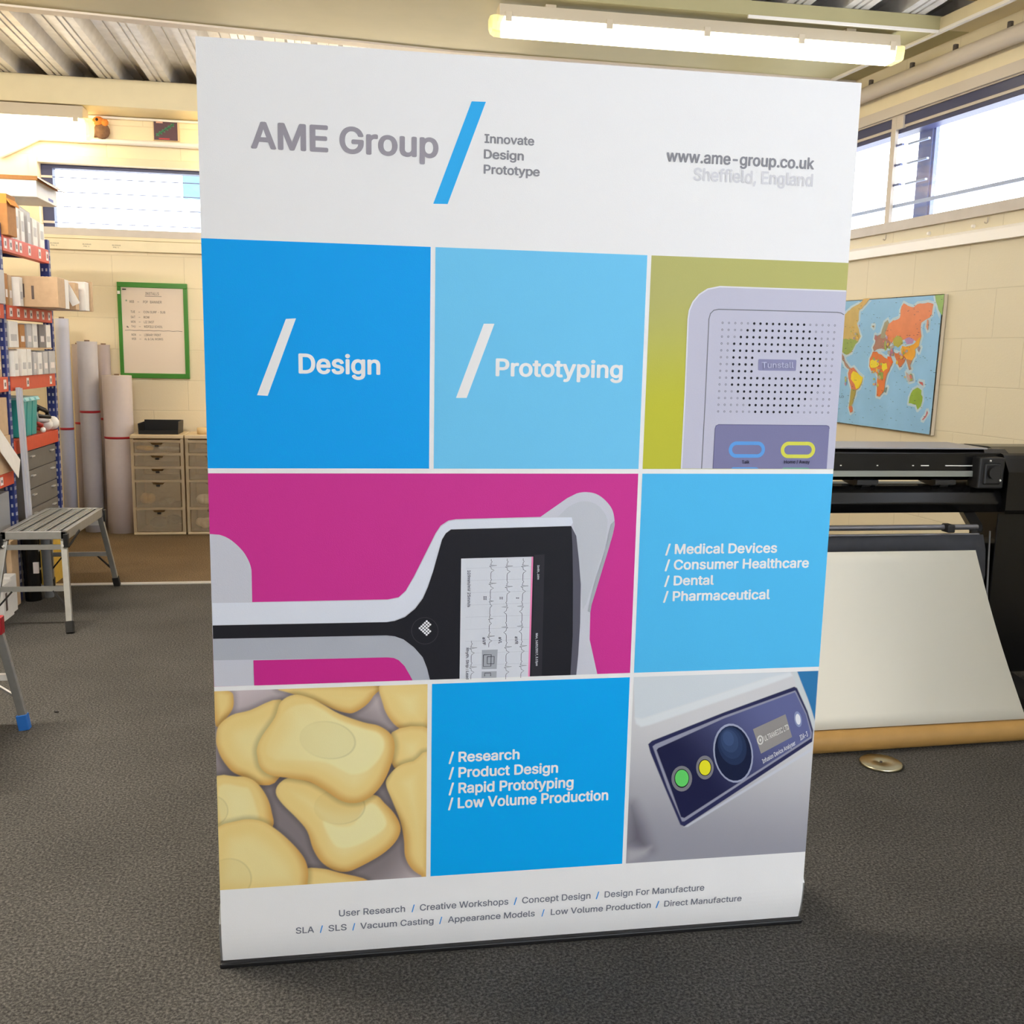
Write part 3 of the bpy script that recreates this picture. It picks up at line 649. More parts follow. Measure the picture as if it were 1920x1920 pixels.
# solid blocks
PR.rect(0, CA, R1B, R1T, ink(6, 152, 246), 1)
PR.rect(CBx, CC, R1B, R1T, ink(104, 186, 252), 1)
PR.rect(CD, 1.5, R2B, R2T, ink(74, 176, 252), 1)
PR.rect(CBx, CC, R3B, R3T, ink(0, 150, 238, 212), 1)
PR.poly(pts(PRINT['big_slash']), ink(44, 164, 236), 1)
PR.poly(pts(PRINT['slash1']), WH, 2); PR.poly(pts(PRINT['slash2']), WH, 2)
TC = dict(g1=ink(146, 142, 150), g2=ink(132, 132, 138), g3=ink(200, 200, 204), w=WH, b=ink(40, 140, 215))
for b, xl, xr, zb, cap, c in PRINT['texts']:
    small = cap < .017
    PR.text(b, xl, xr, zb, cap, TC[c] if not small or c == 'b' else ink(100, 104, 114, 200), 2, .016 if small else .034)
# --- olive panel with the wall unit
def olive(X, Z):
    a, b = np.array(ink(186, 184, 112, 242)), np.array(ink(196, 196, 58, 242)); t = ss(1.66, 1.36, Z-.10*(X-1.0)); return a+(b-a)*t[..., None]
PR.grid(CD, 1.5, R1B, R1T, .02, olive, 1)
gb = PRINT['g_body']
def inr(p): return clip(p, CD, 1.5, R1B, R1T)
gb = gb[:-2]+[(15100, gb[-2][1]), (15100, gb[-1][1])]
PR.poly(inr(pts(gb)), ink(196, 196, 214, 242), 2)
PR.line(pts(gb)[:8]+[(1.4985, pts(gb)[8][1])], .0035, ink(226, 226, 232, 242), 3)
PR.line([p for p in pts(PRINT['g_line'])], .0022, ink(120, 122, 130, 242), 3)
PR.poly(inr(pts(PRINT['g_pad'])), ink(126, 126, 164, 242), 3); PR.line(pts(PRINT['g_pad'])[:-1], .0014, ink(92, 92, 130, 242), 4)
PR.poly(pts(PRINT['g_label']), ink(140, 140, 176, 242), 3)
tl, tr_, bl_, br_ = [np.array(p)*K for p in PRINT['g_dots']]
blk = [(5, 13), (4, 14), (3, 15), (2, 16), (2, 16), (2, 16), (2, 16), (2, 16), (2, 16), (2, 16), (3, 15), (4, 14), (5, 13), (6, 12)]
for r in range(14):
    for c in range(19):
        if r in (5, 6, 7) and 6 <= c <= 12: continue
        q = tl*(1-r/13)*(1-c/18)+tr_*(1-r/13)*(c/18)+bl_*(r/13)*(1-c/18)+br_*(r/13)*(c/18)
        if blk[r][0] <= c <= blk[r][1]: PR.ellipse(q, q+(.0031, 0), q+(0, .0031), ink(24, 24, 30, 242), 3, 10)
        else: PR.ellipse(q, q+(.0026, 0), q+(0, .0026), ink(128, 128, 140, 242), 3, 10, .5)
def stadium(q, col, layer, inner):
    c, u, w = [np.array(a)*K for a in q]; hw, hh = np.hypot(*(u-c)), np.hypot(*(w-c)); o = []; i = []
    for k in range(28):
        t = 2*math.pi*(k+.5)/28; sx = (hw-hh)*(1 if math.cos(t) > 0 else -1)
        o.append((c[0]+sx+hh*math.cos(t), c[1]+hh*math.sin(t))); i.append((c[0]+sx+(hh*inner)*math.cos(t), c[1]+hh*inner*math.sin(t)))
    PR._add(o+i, [(k, (k+1) % 28, 28+(k+1) % 28, 28+k) for k in range(28)], np.tile(col, (56, 1)), layer)
stadium(PRINT['g_b1'], ink(96, 160, 228, 242), 4, .56); stadium(PRINT['g_b2'], ink(218, 218, 84, 242), 4, .56)
PR.poly(inr(pts(PRINT['g_b3'])), ink(96, 160, 228, 242), 4); PR.poly(inr(pts(PRINT['g_b4'])), ink(110, 170, 150, 242), 4)
# --- magenta panel with the hand-held monitor
MG = ink(190, 48, 136, 220)
PR.rect(0, CC, R2B, R2T, MG, 1)
def inp(p): return clip(p, 0, CC, R2B, R2T)
PR.poly(inp(smooth_part(smooth_part(pts(PRINT['p_body']), 21, 28), 1, 7)), ink(188, 190, 200), 2); PR.poly(inp(pts(PRINT['p_hole'])), ink(184, 40, 128, 216), 3)
PR.poly(inp(pts(PRINT['p_bartop'])), ink(206, 211, 222), 3); PR.poly(inp(pts(PRINT['p_barlow'])), ink(164, 168, 178), 4)
PR.poly(inp(pts(PRINT['p_hole'])), ink(184, 40, 128, 216), 5)
PR.poly(inp(smooth_part(pts(PRINT['p_wing']), 1, 8)), ink(180, 184, 192), 3.5); PR.poly(inp(pts(PRINT['p_wingedge'])), ink(158, 162, 170), 4.5)
PR.poly(inp(pts(PRINT['p_black'])), ink(30, 30, 36), 5); PR.poly(inp(pts(PRINT['p_side'])), ink(84, 84, 96), 6)
PR.poly(inp(pts(PRINT['p_screen'])), ink(200, 204, 212), 6); PR.poly(inp(pts(PRINT['p_stripe'])), ink(226, 130, 176), 7)
PR.poly(inp(pts(PRINT['p_ui'])), ink(44, 44, 50), 6)
for p in (PRINT['p_icon'], PRINT['p_icon2']): PR.poly(inp(pts(p)), ink(158, 162, 170), 7)
ic = [np.array(p) for p in pts(PRINT['p_icon'])]
def icq(u, v): return tuple(ic[0]*(1-u)*(1-v)+ic[1]*u*(1-v)+ic[2]*u*v+ic[3]*(1-u)*v)
for a, b, c, d in ((.1, .25, .6, .85), (.35, .35, .8, .72)):
    PR.line([icq(a, b), icq(c, b), icq(c, d), icq(a, d), icq(a, b)], .0018, ink(60, 62, 70), 8)
ic2 = [np.array(p) for p in pts(PRINT['p_icon2'])]
PR.line([tuple(ic2[0]*.8+ic2[3]*.0+ic2[1]*.2-np.array((0, .012))), tuple(ic2[0]*.8+ic2[1]*.2-np.array((0, .004))), tuple(ic2[0]*.4+ic2[1]*.6-np.array((0, .004))), tuple(ic2[0]*.4+ic2[1]*.6-np.array((0, .012)))], .0018, ink(60, 62, 70), 8)
beat = [(0, 0), (.10, 0), (.16, .18), (.22, 0), (.30, 0), (.33, -.18), (.37, 1), (.41, -.32), (.45, 0), (.56, .05), (.64, .55), (.72, .10), (.80, 0), (1, 0)]
for k, e in enumerate(PRINT['p_ecg']):
    a, b = [np.array(p)*K for p in e]; d = b-a; L = np.hypot(*d); d /= L; nrm = np.array((1, 0.02)); n = 6 if k in (1, 2) else (5 if k == 0 else 2); pp = []
    for i in range(n):
        f = (.014 if i % 4 < 2 else -.012 if k > 0 else .009)
        pp += [a+d*L*(i+t)/n+nrm*h*f for t, h in beat]
    PR.line(pp, .0011, ink(74, 76, 86), 7)
for k in range(9):
    q0 = np.array(pts(PRINT['p_screen'])); f = .08+k*.1
    PR.line([q0[0]*(1-f)+q0[3]*f+(.012, 0), q0[1]*(1-f)+q0[2]*f-(.004, 0)], .0006, ink(176, 180, 190), 6.5)
c, u, w = [np.array(p)*K for p in PRINT['p_ring']]; PR.ellipse(c, u, w, ink(54, 54, 60), 6, 30, .955)
c, u, w = [np.array(p)*K for p in PRINT['p_heart']]
for i in range(5):                                   # heart of dots lying on its side, tip to the left
    for j in range(5):
        if i+j >= 7 or (i, j) == (3, 3): continue
        q = c+((i+j)*.0041-.0125, (i-j)*.0041); PR.ellipse(q, q+(.0027, 0), q+(0, .0027), ink(220, 222, 226), 7, 8)
# --- soap photograph
SP = PRINT['soap']
def soap(X, Z):
    bgc = np.array(ink(186, 174, 176, 214)); img = np.tile(bgc, X.shape+(1,)).astype(float)
    dk = ss(.36, .22, np.hypot(X-.22, Z-.40)); img *= (1-.62*dk)[..., None]
    ed, ba, hi = np.array(ink(190, 146, 78, 214)), np.array(ink(214, 190, 124, 214)), np.array(ink(226, 212, 160, 214))
    for k in ('S1', 'Stop', 'Str', 'Sbl0', 'Sr0', 'Sr', 'Slm', 'Sl', 'Sbot', 'Sbl', 'Smain'):
        p = smooth(pts(SP[k]), 4); d = sd(p, X, Z); c = np.array(p).mean(0)
        img *= (1-.34*ss(-.016, 0, d))[..., None]
        t = ss(-.006, .020, d+.10*np.clip((Z-c[1])-.4*(X-c[0]), -.05, .09)); col = ed+(ba-ed)*t[..., None]
        g = ss(.02, .07, d)*.45; col = col+(hi-col)*g[..., None]
        if k == 'Smain':
            tp = sd(smooth(pts(PRINT['soap_top']), 4), X, Z); col = col+(hi-col)*(ss(-.004, .006, tp)*np.clip((X-.12)/.2, .15, .8))[..., None]
        if k == 'Slm':
            tp = sd(smooth(pts(PRINT['soap_top2']), 4), X, Z); col = col+(hi-col)*(ss(-.004, .006, tp)*.8)[..., None]
        if k == 'Sl':
            tp = sd(smooth(pts(PRINT['soap_top3']), 4), X, Z); col = col+(hi-col)*(ss(-.004, .006, tp)*.5)[..., None]
        idx = {'Smain': 0, 'Slm': 1, 'Sl': 2, 'Sbl': 3}.get(k)
        if idx is not None:
            cc, uu, ww = [np.array(q)*K for q in PRINT['soap_e'][idx]]
            A = np.linalg.inv(np.stack([uu-cc, ww-cc], 1)); q = np.einsum('ij,j...->i...', A, np.stack([X-cc[0], Z-cc[1]])); r = np.hypot(q[0], q[1])
            col = col*(1-.16*(ss(.93, .98, r)*ss(1.05, .99, r))*np.clip(.6+q[0]*.6, 0, 1))[..., None]
            col = col*(1-.05*ss(1, .97, r))[..., None]
        al = ss(-.0012, .0012, d)[..., None]; img = img*(1-al)+col*al
    return np.clip(img, 0.01, .86)
PR.grid(0, CA, R3B, R3T, .0016, soap, 1)
# --- analyser photograph
IN, IE = PRINT['inf'], PRINT['inf_e']
def infusion(X, Z):
    def L(k, col, sf=.0012, amt=1):
        nonlocal img
        d = sd(pts(IN[k]), X, Z); a = (ss(-sf, sf, d)*amt)[..., None]; img = img*(1-a)+np.array(col)*a
    g = ss(.62, .22, Z+.18*(X-1.2)); a, b = np.array(ink(196, 196, 198, 224)), np.array(ink(142, 142, 152, 224))
    img = a+(b-a)*g[..., None]
    L('shade', ink(92, 88, 100, 224), .03, .9); L('light', ink(168, 166, 172, 224), .012, .8)
    L('top', ink(196, 204, 210, 224), .002); L('bevel', ink(208, 213, 216, 224), .004); L('edge', ink(192, 198, 200, 224), .002); L('blue', ink(44, 112, 162, 224))
    L('lowlip', ink(188, 192, 202, 224), .002, .9); L('border', ink(38, 40, 78, 224)); L('line', ink(140, 142, 160, 224))
    d = sd(pts(IN['inner']), X, Z); al = ss(-.0012, .0012, d)[..., None]
    t = ss(1.12, 1.5, X+.9*(Z-.5)); c0, c1 = np.array(ink(26, 28, 62, 224)), np.array(ink(92, 98, 142, 224)); img = img*(1-al)+(c0+(c1-c0)*t[..., None])*al
    return img
PR.grid(CD, 1.5, R3B, R3T, .0016, infusion, 1)
def el(k, col, layer, hole=0, cl=True): PR.ellipse(*[np.array(p)*K for p in IE[k]], col, layer, 28, hole)
for k, cg in (('g', ink(96, 200, 100, 224)), ('y', ink(218, 214, 40, 224))):
    el(k+'0', ink(118, 118, 126, 224), 2); el(k+'1', ink(14, 16, 24, 224), 3); el(k+'2', cg, 4)
el('k0', ink(150, 156, 180, 224), 2); el('k1', ink(20, 28, 56, 224), 3); el('k2', ink(34, 48, 80, 224), 4)
kc = [np.array(p)*K for p in IE['k2']]
for n_, (sc_, cl_) in enumerate(((.8, (40, 56, 90)), (.6, (48, 66, 102)), (.38, (58, 78, 116)))):
    o_ = kc[0]+np.array((-.008, .014))*(n_+1)*.5; PR.ellipse(o_, o_+(kc[1]-kc[0])*sc_, o_+(kc[2]-kc[0])*sc_, ink(*cl_, 224), 5+n_, 28)
el('w0', ink(130, 140, 176, 224), 2); el('w1', ink(214, 216, 222, 224), 3)
PR.poly(pts(PRINT['inf_lcd']), ink(140, 136, 134, 224), 2); el('logo', ink(206, 204, 200, 224), 3); el('logo2', ink(140, 136, 134, 224), 4, .5)
SCOL = dict(k=ink(40, 40, 60), wt=ink(214, 216, 224), lt=ink(176, 178, 204), lt2=ink(206, 204, 200, 208))
for b, q, c in PRINT['small']: PR.text_dir(b, q, SCOL[c], 8, .018)
# ------------------------------------------------------------------ banner stand
m_print = bpy.data.materials.new('printed_fabric'); m_print.use_nodes = True; nt = m_print.node_tree; bs = nt.nodes['Principled BSDF']
at = nt.nodes.new('ShaderNodeAttribute'); at.attribute_name = 'ink'; nt.links.new(at.outputs['Color'], bs.inputs['Base Color'])
bs.inputs['Roughness'].default_value = .55; bs.inputs['Specular IOR Level'].default_value = .15
tx = nt.nodes.new('ShaderNodeTexCoord'); nz = nt.nodes.new('ShaderNodeTexNoise'); nz.inputs['Scale'].default_value = 420; bp = nt.nodes.new('ShaderNodeBump')
bp.inputs['Strength'].default_value = .12; bp.inputs['Distance'].default_value = .002
nt.links.new(tx.outputs['Object'], nz.inputs['Vector']); nt.links.new(nz.outputs['Fac'], bp.inputs['Height']); nt.links.new(bp.outputs[0], bs.inputs['Normal'])
def sheet():
    zs = [.0128+i*.0125 for i in range(12)]+[.2+i*.1 for i in range(19)]+[2.1372]; nx = 2
    front = [(x, z) for z in zs for x in (0, 1.5)]; n = len(front)
    vs = [(x, yfab(z), z) for x, z in front]+[(x, yfab(z)+.0025, z) for x, z in front]
    fs = []
    for i in range(len(zs)-1):
        a = 2*i; fs += [(a, a+1, a+3, a+2), (n+a, n+a+2, n+a+3, n+a+1), (a, a+2, n+a+2, n+a), (a+1, n+a+1, n+a+3, a+3)]
    fs += [(0, n, n+1, 1), (n-2, n-1, 2*n-1, 2*n-2)]
    return vs, fs
banner = thing('banner_stand', 'large printed display banner with blue, magenta and photo blocks standing on the carpet', 'banner', (0, 0, 0))
vs, fs = sheet(); nb = len(vs); V = np.vstack([np.array(vs)]+PR.v); F = fs+[tuple(i+nb for i in f) for f in PR.f]
CL = np.vstack([np.tile(WH, (nb, 1))]+PR.c)
me = bpy.data.meshes.new('printed_panel'); me.from_pydata(V.tolist(), [], F); me.materials.append(m_print)
at_ = me.attributes.new('ink', 'FLOAT_COLOR', 'POINT'); at_.data.foreach_set('color', np.hstack([CL, np.ones((len(CL), 1))]).astype(np.float32).ravel()); me.update()
ob = bpy.data.objects.new('printed_panel', me); COL.objects.link(ob); ob.parent = banner
M().box(-.006, 1.506, 0, .22, 0, .0125).build('base', m_black, banner, bevel=.003)
M().prism([(.022, .0126), (.014, .04), (.008, .08), (.006, .115), (.03, .15), (.12, .15), (.2, .10), (.21, .0126)], .004, 1.496, 'x').build('cassette', m_alu, banner)
for x0, x1 in ((-.005, .003), (1.497, 1.505)):
    e = M().prism([(.016, .0126), (.009, .04), (.004, .08), (.002, .118), (.026, .154), (.122, .154), (.204, .102), (.214, .0126)], x0, x1, 'x').build('end_cap', m_alu, banner, bevel=.001)
    for yy, zz in ((.03, .10), (.03, .05), (.15, .05)): M().cyl((x0-.002 if x0 < 0 else x1+.002, yy, zz), ((x0+x1)/2, yy, zz), .006, 10).build('screw', m_strip, e)
M().box(0, 1.5, .0026, .016, 2.112, 2.136).build('top_rail', m_alu, banner)
for x in (.35, 1.15): M().cyl((x, .03, .15), (x, .022, 2.12), .010, 10).build('support_pole', m_alu, banner)
# ------------------------------------------------------------------ world map on the right wall
t = thing('world_map', 'framed political world map hanging on the right wall', 'map', RLOC, RROT)
E0 = pts(PRINT['map']['edge'])        # tl, tr, br, bl in wall coordinates
quad = [(4.95, 1.928), E0[1], E0[2], (4.95, 1.046)]
M().add([(-.005, *q) for q in quad]+[(-.030, *q) for q in quad], [(0, 3, 2, 1), (0, 1, 5, 4), (1, 2, 6, 5), (2, 3, 7, 6), (3, 0, 4, 7)]).build('backing_board', mat('map_board_edge', (214, 202, 182), .5), t)
mpal = dict(edge=(140, 192, 236), namerica=(196, 172, 108), usa=(142, 166, 92), camerica=(160, 130, 120), greenland=(206, 172, 104), samerica=(202, 120, 90), brazil=(230, 208, 50), chile=(160, 150, 80), africa=(214, 120, 66), afr2=(228, 212, 60), afr3=(226, 210, 50), afr4=(140, 160, 80), europe=(160, 120, 110), scand=(152, 150, 130), russia=(222, 134, 92), kazakh=(172, 168, 78), mongolia=(170, 132, 182), china=(226, 164, 50), india=(196, 112, 70), arabia=(224, 104, 56), iran=(168, 118, 150), seasia=(178, 130, 100), indo=(186, 170, 170), png=(196, 104, 104), australia=(140, 174, 66), nz=(190, 100, 110), alaska=(138, 176, 92), japan=(150, 140, 150), uk=(170, 110, 120), madag=(130, 150, 150), iceland=(150, 130, 100), kamch=(206, 140, 110))
mats, mb = [], M()
mats.append(mat('map_sea', mpal['edge'], .25, noise=.05, nscale=5))
inset = [(quad[0][0]-.004, quad[0][1]-.004), (quad[1][0]+.012, quad[1][1]-.006), (quad[2][0]+.012, quad[2][1]+.006), (quad[3][0]-.004, quad[3][1]+.004)]
mb.add([(-.0312, *q) for q in inset], [(0, 1, 2, 3)])
k = 0
rr = random.Random(3)
for nme, p in PRINT['map'].items():
    if nme == 'edge': continue
    k += 1; mats.append(mat('map_'+nme, mpal[nme], .3, noise=.06, nscale=18))
    P = pts(p); Q = []
    for i in range(len(P)):
        a, b = P[i-1], P[i]; L = math.hypot(b[0]-a[0], b[1]-a[1]); n = max(1, int(L/.022))
        for j in range(n):
            f = j/n; jx = rr.uniform(-.006, .006) if j else 0; jz = rr.uniform(-.006, .006) if j else 0; Q.append((a[0]+(b[0]-a[0])*f+jx, a[1]+(b[1]-a[1])*f+jz))
    mb.flat(Q, lambda q, k=k: (-.0316-.0003*(k % 12), *q), k)
mats.append(mat('map_shelf', (176, 204, 224), .3)); hi_ = len(mats)-1
for nme, p in PRINT['map'].items():
    if nme in ('edge', 'usa', 'brazil', 'chile', 'afr2', 'afr3', 'afr4', 'kazakh', 'mongolia', 'iran'): continue
    P = pts(p)
    for i in range(len(P)):
        a_, b_ = Vector(P[i-1]), Vector(P[i]); e_ = b_-a_
        if e_.length < 1e-5: continue
        n_ = Vector((-e_.y, e_.x)).normalized()*.016; e_ = e_.normalized()*.010; a_ -= e_; b_ += e_
        q4 = [(min(max(q.x, 3.53), 4.94), min(max(q.y, 1.05), 1.915)) for q in (a_+n_, b_+n_, b_-n_, a_-n_)]
        mb.add([(-.03125-.00001*i, *q) for q in q4], [(0, 1, 2, 3)], hi_)
pal_ = [mat('map_country_%s' % n, c_, .3) for n, c_ in (('rose', (206, 120, 120)), ('ochre', (214, 176, 80)), ('moss', (150, 170, 90)), ('lilac', (176, 146, 180)), ('grey', (168, 164, 158)))]
base_ = len(mats); mats += pal_
for (u_, z_, r_, n_) in ((4.02, 1.60, .06, 16), (4.12, 1.47, .05, 12), (4.10, 1.36, .04, 8), (3.86, 1.53, .05, 10), (3.78, 1.41, .035, 6), (4.47, 1.36, .03, 5), (4.40, 1.70, .06, 10)):
    for q_ in range(n_):
        cu_, cz_, rad_ = u_+rr.uniform(-r_, r_), z_+rr.uniform(-r_, r_), rr.uniform(.006, .016)
        P = [(cu_+rad_*rr.uniform(.6, 1.2)*math.cos(t_*math.pi/4), cz_+rad_*rr.uniform(.6, 1.2)*math.sin(t_*math.pi/4)) for t_ in range(8)]
        mb.flat(P, lambda q, s_=.0354+.00002*q_: (-s_, *q), base_+rr.randrange(5))
mats.append(mat('map_ink', (52, 70, 92), .5)); mi = len(mats)-1
for i in range(190):
    u, z = rr.uniform(3.52, 4.54), rr.uniform(1.05, 1.92); w_ = rr.uniform(.004, .016)
    mb.add([(-.0358, u, z), (-.0358, u-w_, z), (-.0358, u-w_, z+.0026), (-.0358, u, z+.0026)], [(0, 1, 2, 3)], mi)
mb.text('THE WORLD', lambda q: (-.036, 4.755-q[0], 1.229+q[1]), width=.28, height=.016, mi=mi)
mb.build('printed_map', mats, t)
# ------------------------------------------------------------------ whiteboard
t = thing('whiteboard', 'whiteboard with a green frame and handwritten notes on the back wall', 'whiteboard', (0, 0, 0))
m_green = mat('green_frame', (58, 128, 40), .35)
M().box(-1.543, -.998, 6.268, 6.30, 1.965, 2.006).box(-1.543, -.998, 6.268, 6.30, 1.236, 1.276).box(-1.543, -1.513, 6.268, 6.30, 1.276, 1.965).box(-1.03, -.998, 6.268, 6.30, 1.276, 1.965).build('frame', m_green, t, bevel=.003)
M().box(-1.515, -1.028, 6.276, 6.298, 1.27, 1.97).build('surface', mat('whiteboard_surface', (232, 216, 198), .25), t)
M().box(-1.54, -1.52, 6.264, 6.269, 1.91, 1.935).build('sticker', m_white, t)
M().box(-1.502, -1.474, 6.268, 6.277, 1.944, 1.953).build('magnet', m_black, t)
mb = M()
def hand(s, x, z, w, h=.020, mi=0): mb.text(s, lambda p: (x+p[0], 6.2752, z+p[1]+.0+p[0]*.01), width=w, height=h, mi=mi)
hand('INSTALLS', -1.325, 1.908, .105, .022); mb.box(-1.33, -1.20, 6.275, 6.2756, 1.897, 1.900)
hand('WEB', -1.452, 1.842, .036); hand('-', -1.39, 1.842, .014); hand('POP', -1.345, 1.842, .036); hand('BANNER', -1.290, 1.842, .09)
hand('*', -1.482, 1.838, .014, .03, 1)
for s, l, z, w in (('TUE', 'CON SURF - SUB', 1.762, .17), ('SAT', 'ROW', 1.720, .045), ('MON', 'LIZ INST', 1.682, .08), ('THU', 'WIDFIELD SCHOOL', 1.645, .145), ('MON', 'LIBRARY PRINT', 1.578, .13), ('WEB', 'AL & CAL WORKS', 1.545, .145)):
    hand(s, -1.445, z, .034, .018); hand('-', -1.385, z, .014, .018); hand(l, -1.345, z, w, .018)
for k in range(12): mb.bar((-1.495+k*.0375, 6.2755, 1.621+.003*(k % 2)), (-1.4575+k*.0375, 6.2755, 1.621+.003*((k+1) % 2)), .0006, .003, up=(0, 0, 1))
mb.bar((-1.478, 6.2755, 1.658), (-1.466, 6.2755, 1.644), .0006, .004); mb.bar((-1.466, 6.2755, 1.644), (-1.484, 6.2755, 1.650), .0006, .004)
mb.build('handwriting', [mat('marker_ink', (58, 50, 52), .6), mat('green_marker', (60, 130, 100), .6)], t)
# poster and soft toy on the ledge above the pipe
t = thing('poster', 'small dark red sign with green diagonal lettering above the back window', 'sign', (0, 0, 0))
M().box(-1.222, -1.022, 6.282, 6.300, 3.118, 3.270).build('board', mat('pale_edge_board', (214, 190, 150), .5), t)
mb = M(); mb.box(-1.214, -1.034, 6.280, 6.2825, 3.122, 3.270, 0)
for k in range(6):
    cx_, cz_ = -1.185+k*.023, 3.165+k*.0155
    for s_ in (-1, 1): mb.bar((cx_-.012, 6.279, cz_-.010*s_-.004), (cx_+.010, 6.279, cz_+.012*s_-.002), .002, .009, mi=1)
mb.box(-1.178, -1.095, 6.2785, 6.280, 3.128, 3.137, 2); mb.box(-1.196, -1.145, 6.2785, 6.280, 3.250, 3.264, 3)
mb.build('printed_face', [mat('maroon_print', (70, 28, 42), .4), mat('green_print', (44, 120, 78), .4), mat('red_print', (190, 34, 48), .4), mat('pink_print', (214, 160, 140), .4)], t)
t = thing('soft_toy', 'orange and grey soft toy hanging beside the upper left lamp', 'toy', (-1.60, 6.235, 3.19))
M().sphere((-.02, 0, .04), .045, 14, sc=(1, .7, .8)).sphere((.03, -.01, .03), .028, 10).build('head', mat('orange_plush', (214, 132, 60), .9, noise=.2, nscale=40), t)
M().sphere((.0, .012, -.03), .062, 14, sc=(1, .6, 1)).sphere((-.05, .01, -.065), .03, 10, sc=(1.4, .7, .6)).build('body', mat('grey_brown_plush', (122, 92, 72), .9, noise=.2, nscale=40), t)
M().sphere((-.025, -.034, .045), .012, 8).build('eye', m_black, t)
# ------------------------------------------------------------------ pallet-style shelving
m_orange = mat('orange_beam', (206, 78, 50), .45, noise=.05); m_blue = mat('blue_upright', (38, 52, 116), .4, noise=.08)
m_chip = mat('chipboard_shelf', (178, 140, 100), .8, noise=.1); m_under = mat('red_shelf_underside', (150, 50, 40), .6)
m_tag = mat('shelf_label', (232, 222, 218), .5); m_hole = mat('upright_slot', (176, 178, 190), .5)
XF, XB = -1.60, -2.22
rack = thing('shelving_rack', 'tall blue and orange shelving rack loaded with boxes along the left side', 'shelf rack', (XF, 3.75, 0))
def upright(y, xf, name='upright'):
    mb = M(); x = xf-XF
    mb.box(x-.055, x, y-3.75-.022, y-3.75+.022, 0, 2.16)
    o = mb.build(name, m_blue, rack, bevel=.003)
    s_ = M(); z = .06
    while z < 2.1:
        for dx in (-.040, -.016): s_.box(x+dx-.005, x+dx+.005, y-3.75-.0232, y-3.75-.0215, z, z+.018)
        s_.box(x-.0015, x+.0012, y-3.75-.012, y-3.75-.004, z, z+.02).box(x-.0015, x+.0012, y-3.75+.004, y-3.75+.012, z, z+.02); z += .05
    s_.build('slot', m_hole, o); return o
for y in (2.6, 3.75, 4.66):
    upright(y, XF); upright(y, XB+.055)
    for z in (.3, .9, 1.5, 2.05): M().bar((-.05, y-3.75, z), (XB-XF+.05, y-3.75, z+.02), .02, .03).build('brace', m_blue, rack)
def level(y0, y1, z0, z1, labels, board=True):
    a, b = y0-3.75, y1-3.75
    fb = M().box(-.045, .004, a+.024, b-.024, z0, z1).build('beam', m_orange, rack, bevel=.002)
    M().box(XB-XF, XB-XF+.045, a+.024, b-.024, z0, z1).build('beam', m_orange, rack)
    M().box(XB-XF+.046, -.046, a+.01, b-.01, z1-.022, z1-.002, 0).box(XB-XF+.046, -.046, a+.01, b-.01, z1-.03, z1-.0221, 1).build('shelf_board', [m_chip, m_under], rack)
    for f in labels:
        y = a+f*(b-a); M().box(.0042, .0056, y-.022, y+.022, z0+.016, z1-.014, 0).box(.0057, .0062, y-.010, y+.012, z0+.03, z1-.03, 1).build('label', [m_tag, mat('label_ink', (120, 100, 100), .6)], fb)
F1 = (3.75, 4.66); F0 = (2.6, 3.75)
level(*F1, 2.008, 2.094, (.07, .17, .28, .36, .54, .76, .93)); level(*F1, 1.632, 1.710, (.10, .24, .38, .50, .64, .76, .90))
level(*F1, 1.226, 1.308, (.35, .86)); level(*F1, .86, .94, ())
level(*F0, 1.632, 1.710, (.9,)); level(*F0, 1.226, 1.308, (.93,)); level(*F0, .70, .775, (.8,)); level(*F0, 2.008, 2.094, ())
# things on the shelves -----------------------------------------------------
m_card = mat('brown_cardboard', (176, 124, 74), .8, noise=.08); m_card2 = mat('tan_cardboard', (196, 166, 132), .8, noise=.06)
m_wbox = mat('white_card', (232, 228, 222), .6, noise=.03); m_gbox = mat('grey_card', (186, 184, 184), .6, noise=.04); m_dk = mat('dark_slot', (52, 44, 44), .8)
m_ink = mat('box_print', (96, 82, 76), .7)
def carton(label, x0, x1, y0, y1, z0, z1, mt, group=None, name='cardboard_box', cat='box', tape=True, prints=0, rz=0):
    cx_, cy_ = (x0+x1)/2, (y0+y1)/2; t = thing(name, label, cat, (cx_, cy_, z0), rz, group); w, d, h = (x1-x0)/2, (y1-y0)/2, z1-z0
    M().box(-w, w, -d, d, 0, h).build('body', mt, t, bevel=.003)
    if tape: M().box(-w*.12, w*.12, -d-.0006, d+.0006, h-.0005, h+.001).box(-w*.12, w*.12, -d-.001, -d, h*.72, h+.001).build('tape', m_card2 if mt is not m_card2 else m_card, t)
    if prints:
        mb = M()
        for k in range(prints): mb.box(-w*.5+k*w*.22, -w*.5+k*w*.22+w*.06, -d-.0012, -d, h*(.25+.05*(k % 2)), h*(.75-.06*(k % 3)))
        mb.build('print', m_ink, t)
    return t
def file_box(label, y0, y1, z0, h, mt, x1=XF-.005, depth=.26, group=None, slot=True, lean=0):
    t = thing('magazine_file', label, 'file box', (x1-depth/2, (y0+y1)/2, z0), 0, group); d = depth/2; w = (y1-y0)/2
    M().prism([(-d, 0), (d, 0), (d, h*.72), (d*.2, h), (-d, h)] if slot else [(-d, 0), (d, 0), (d, h), (-d, h)], -w, w, 'y').build('case', mt, t, bevel=.002)
    M().box(d, d+.0012, -w*.62, w*.62, h*.25, h*.5).build('spine_label', m_tag if mt is not m_wbox else m_gbox, t)
    if lean: t.rotation_euler.x = lean
    return t
G = 'file boxes on the top shelf'
S = 2.096
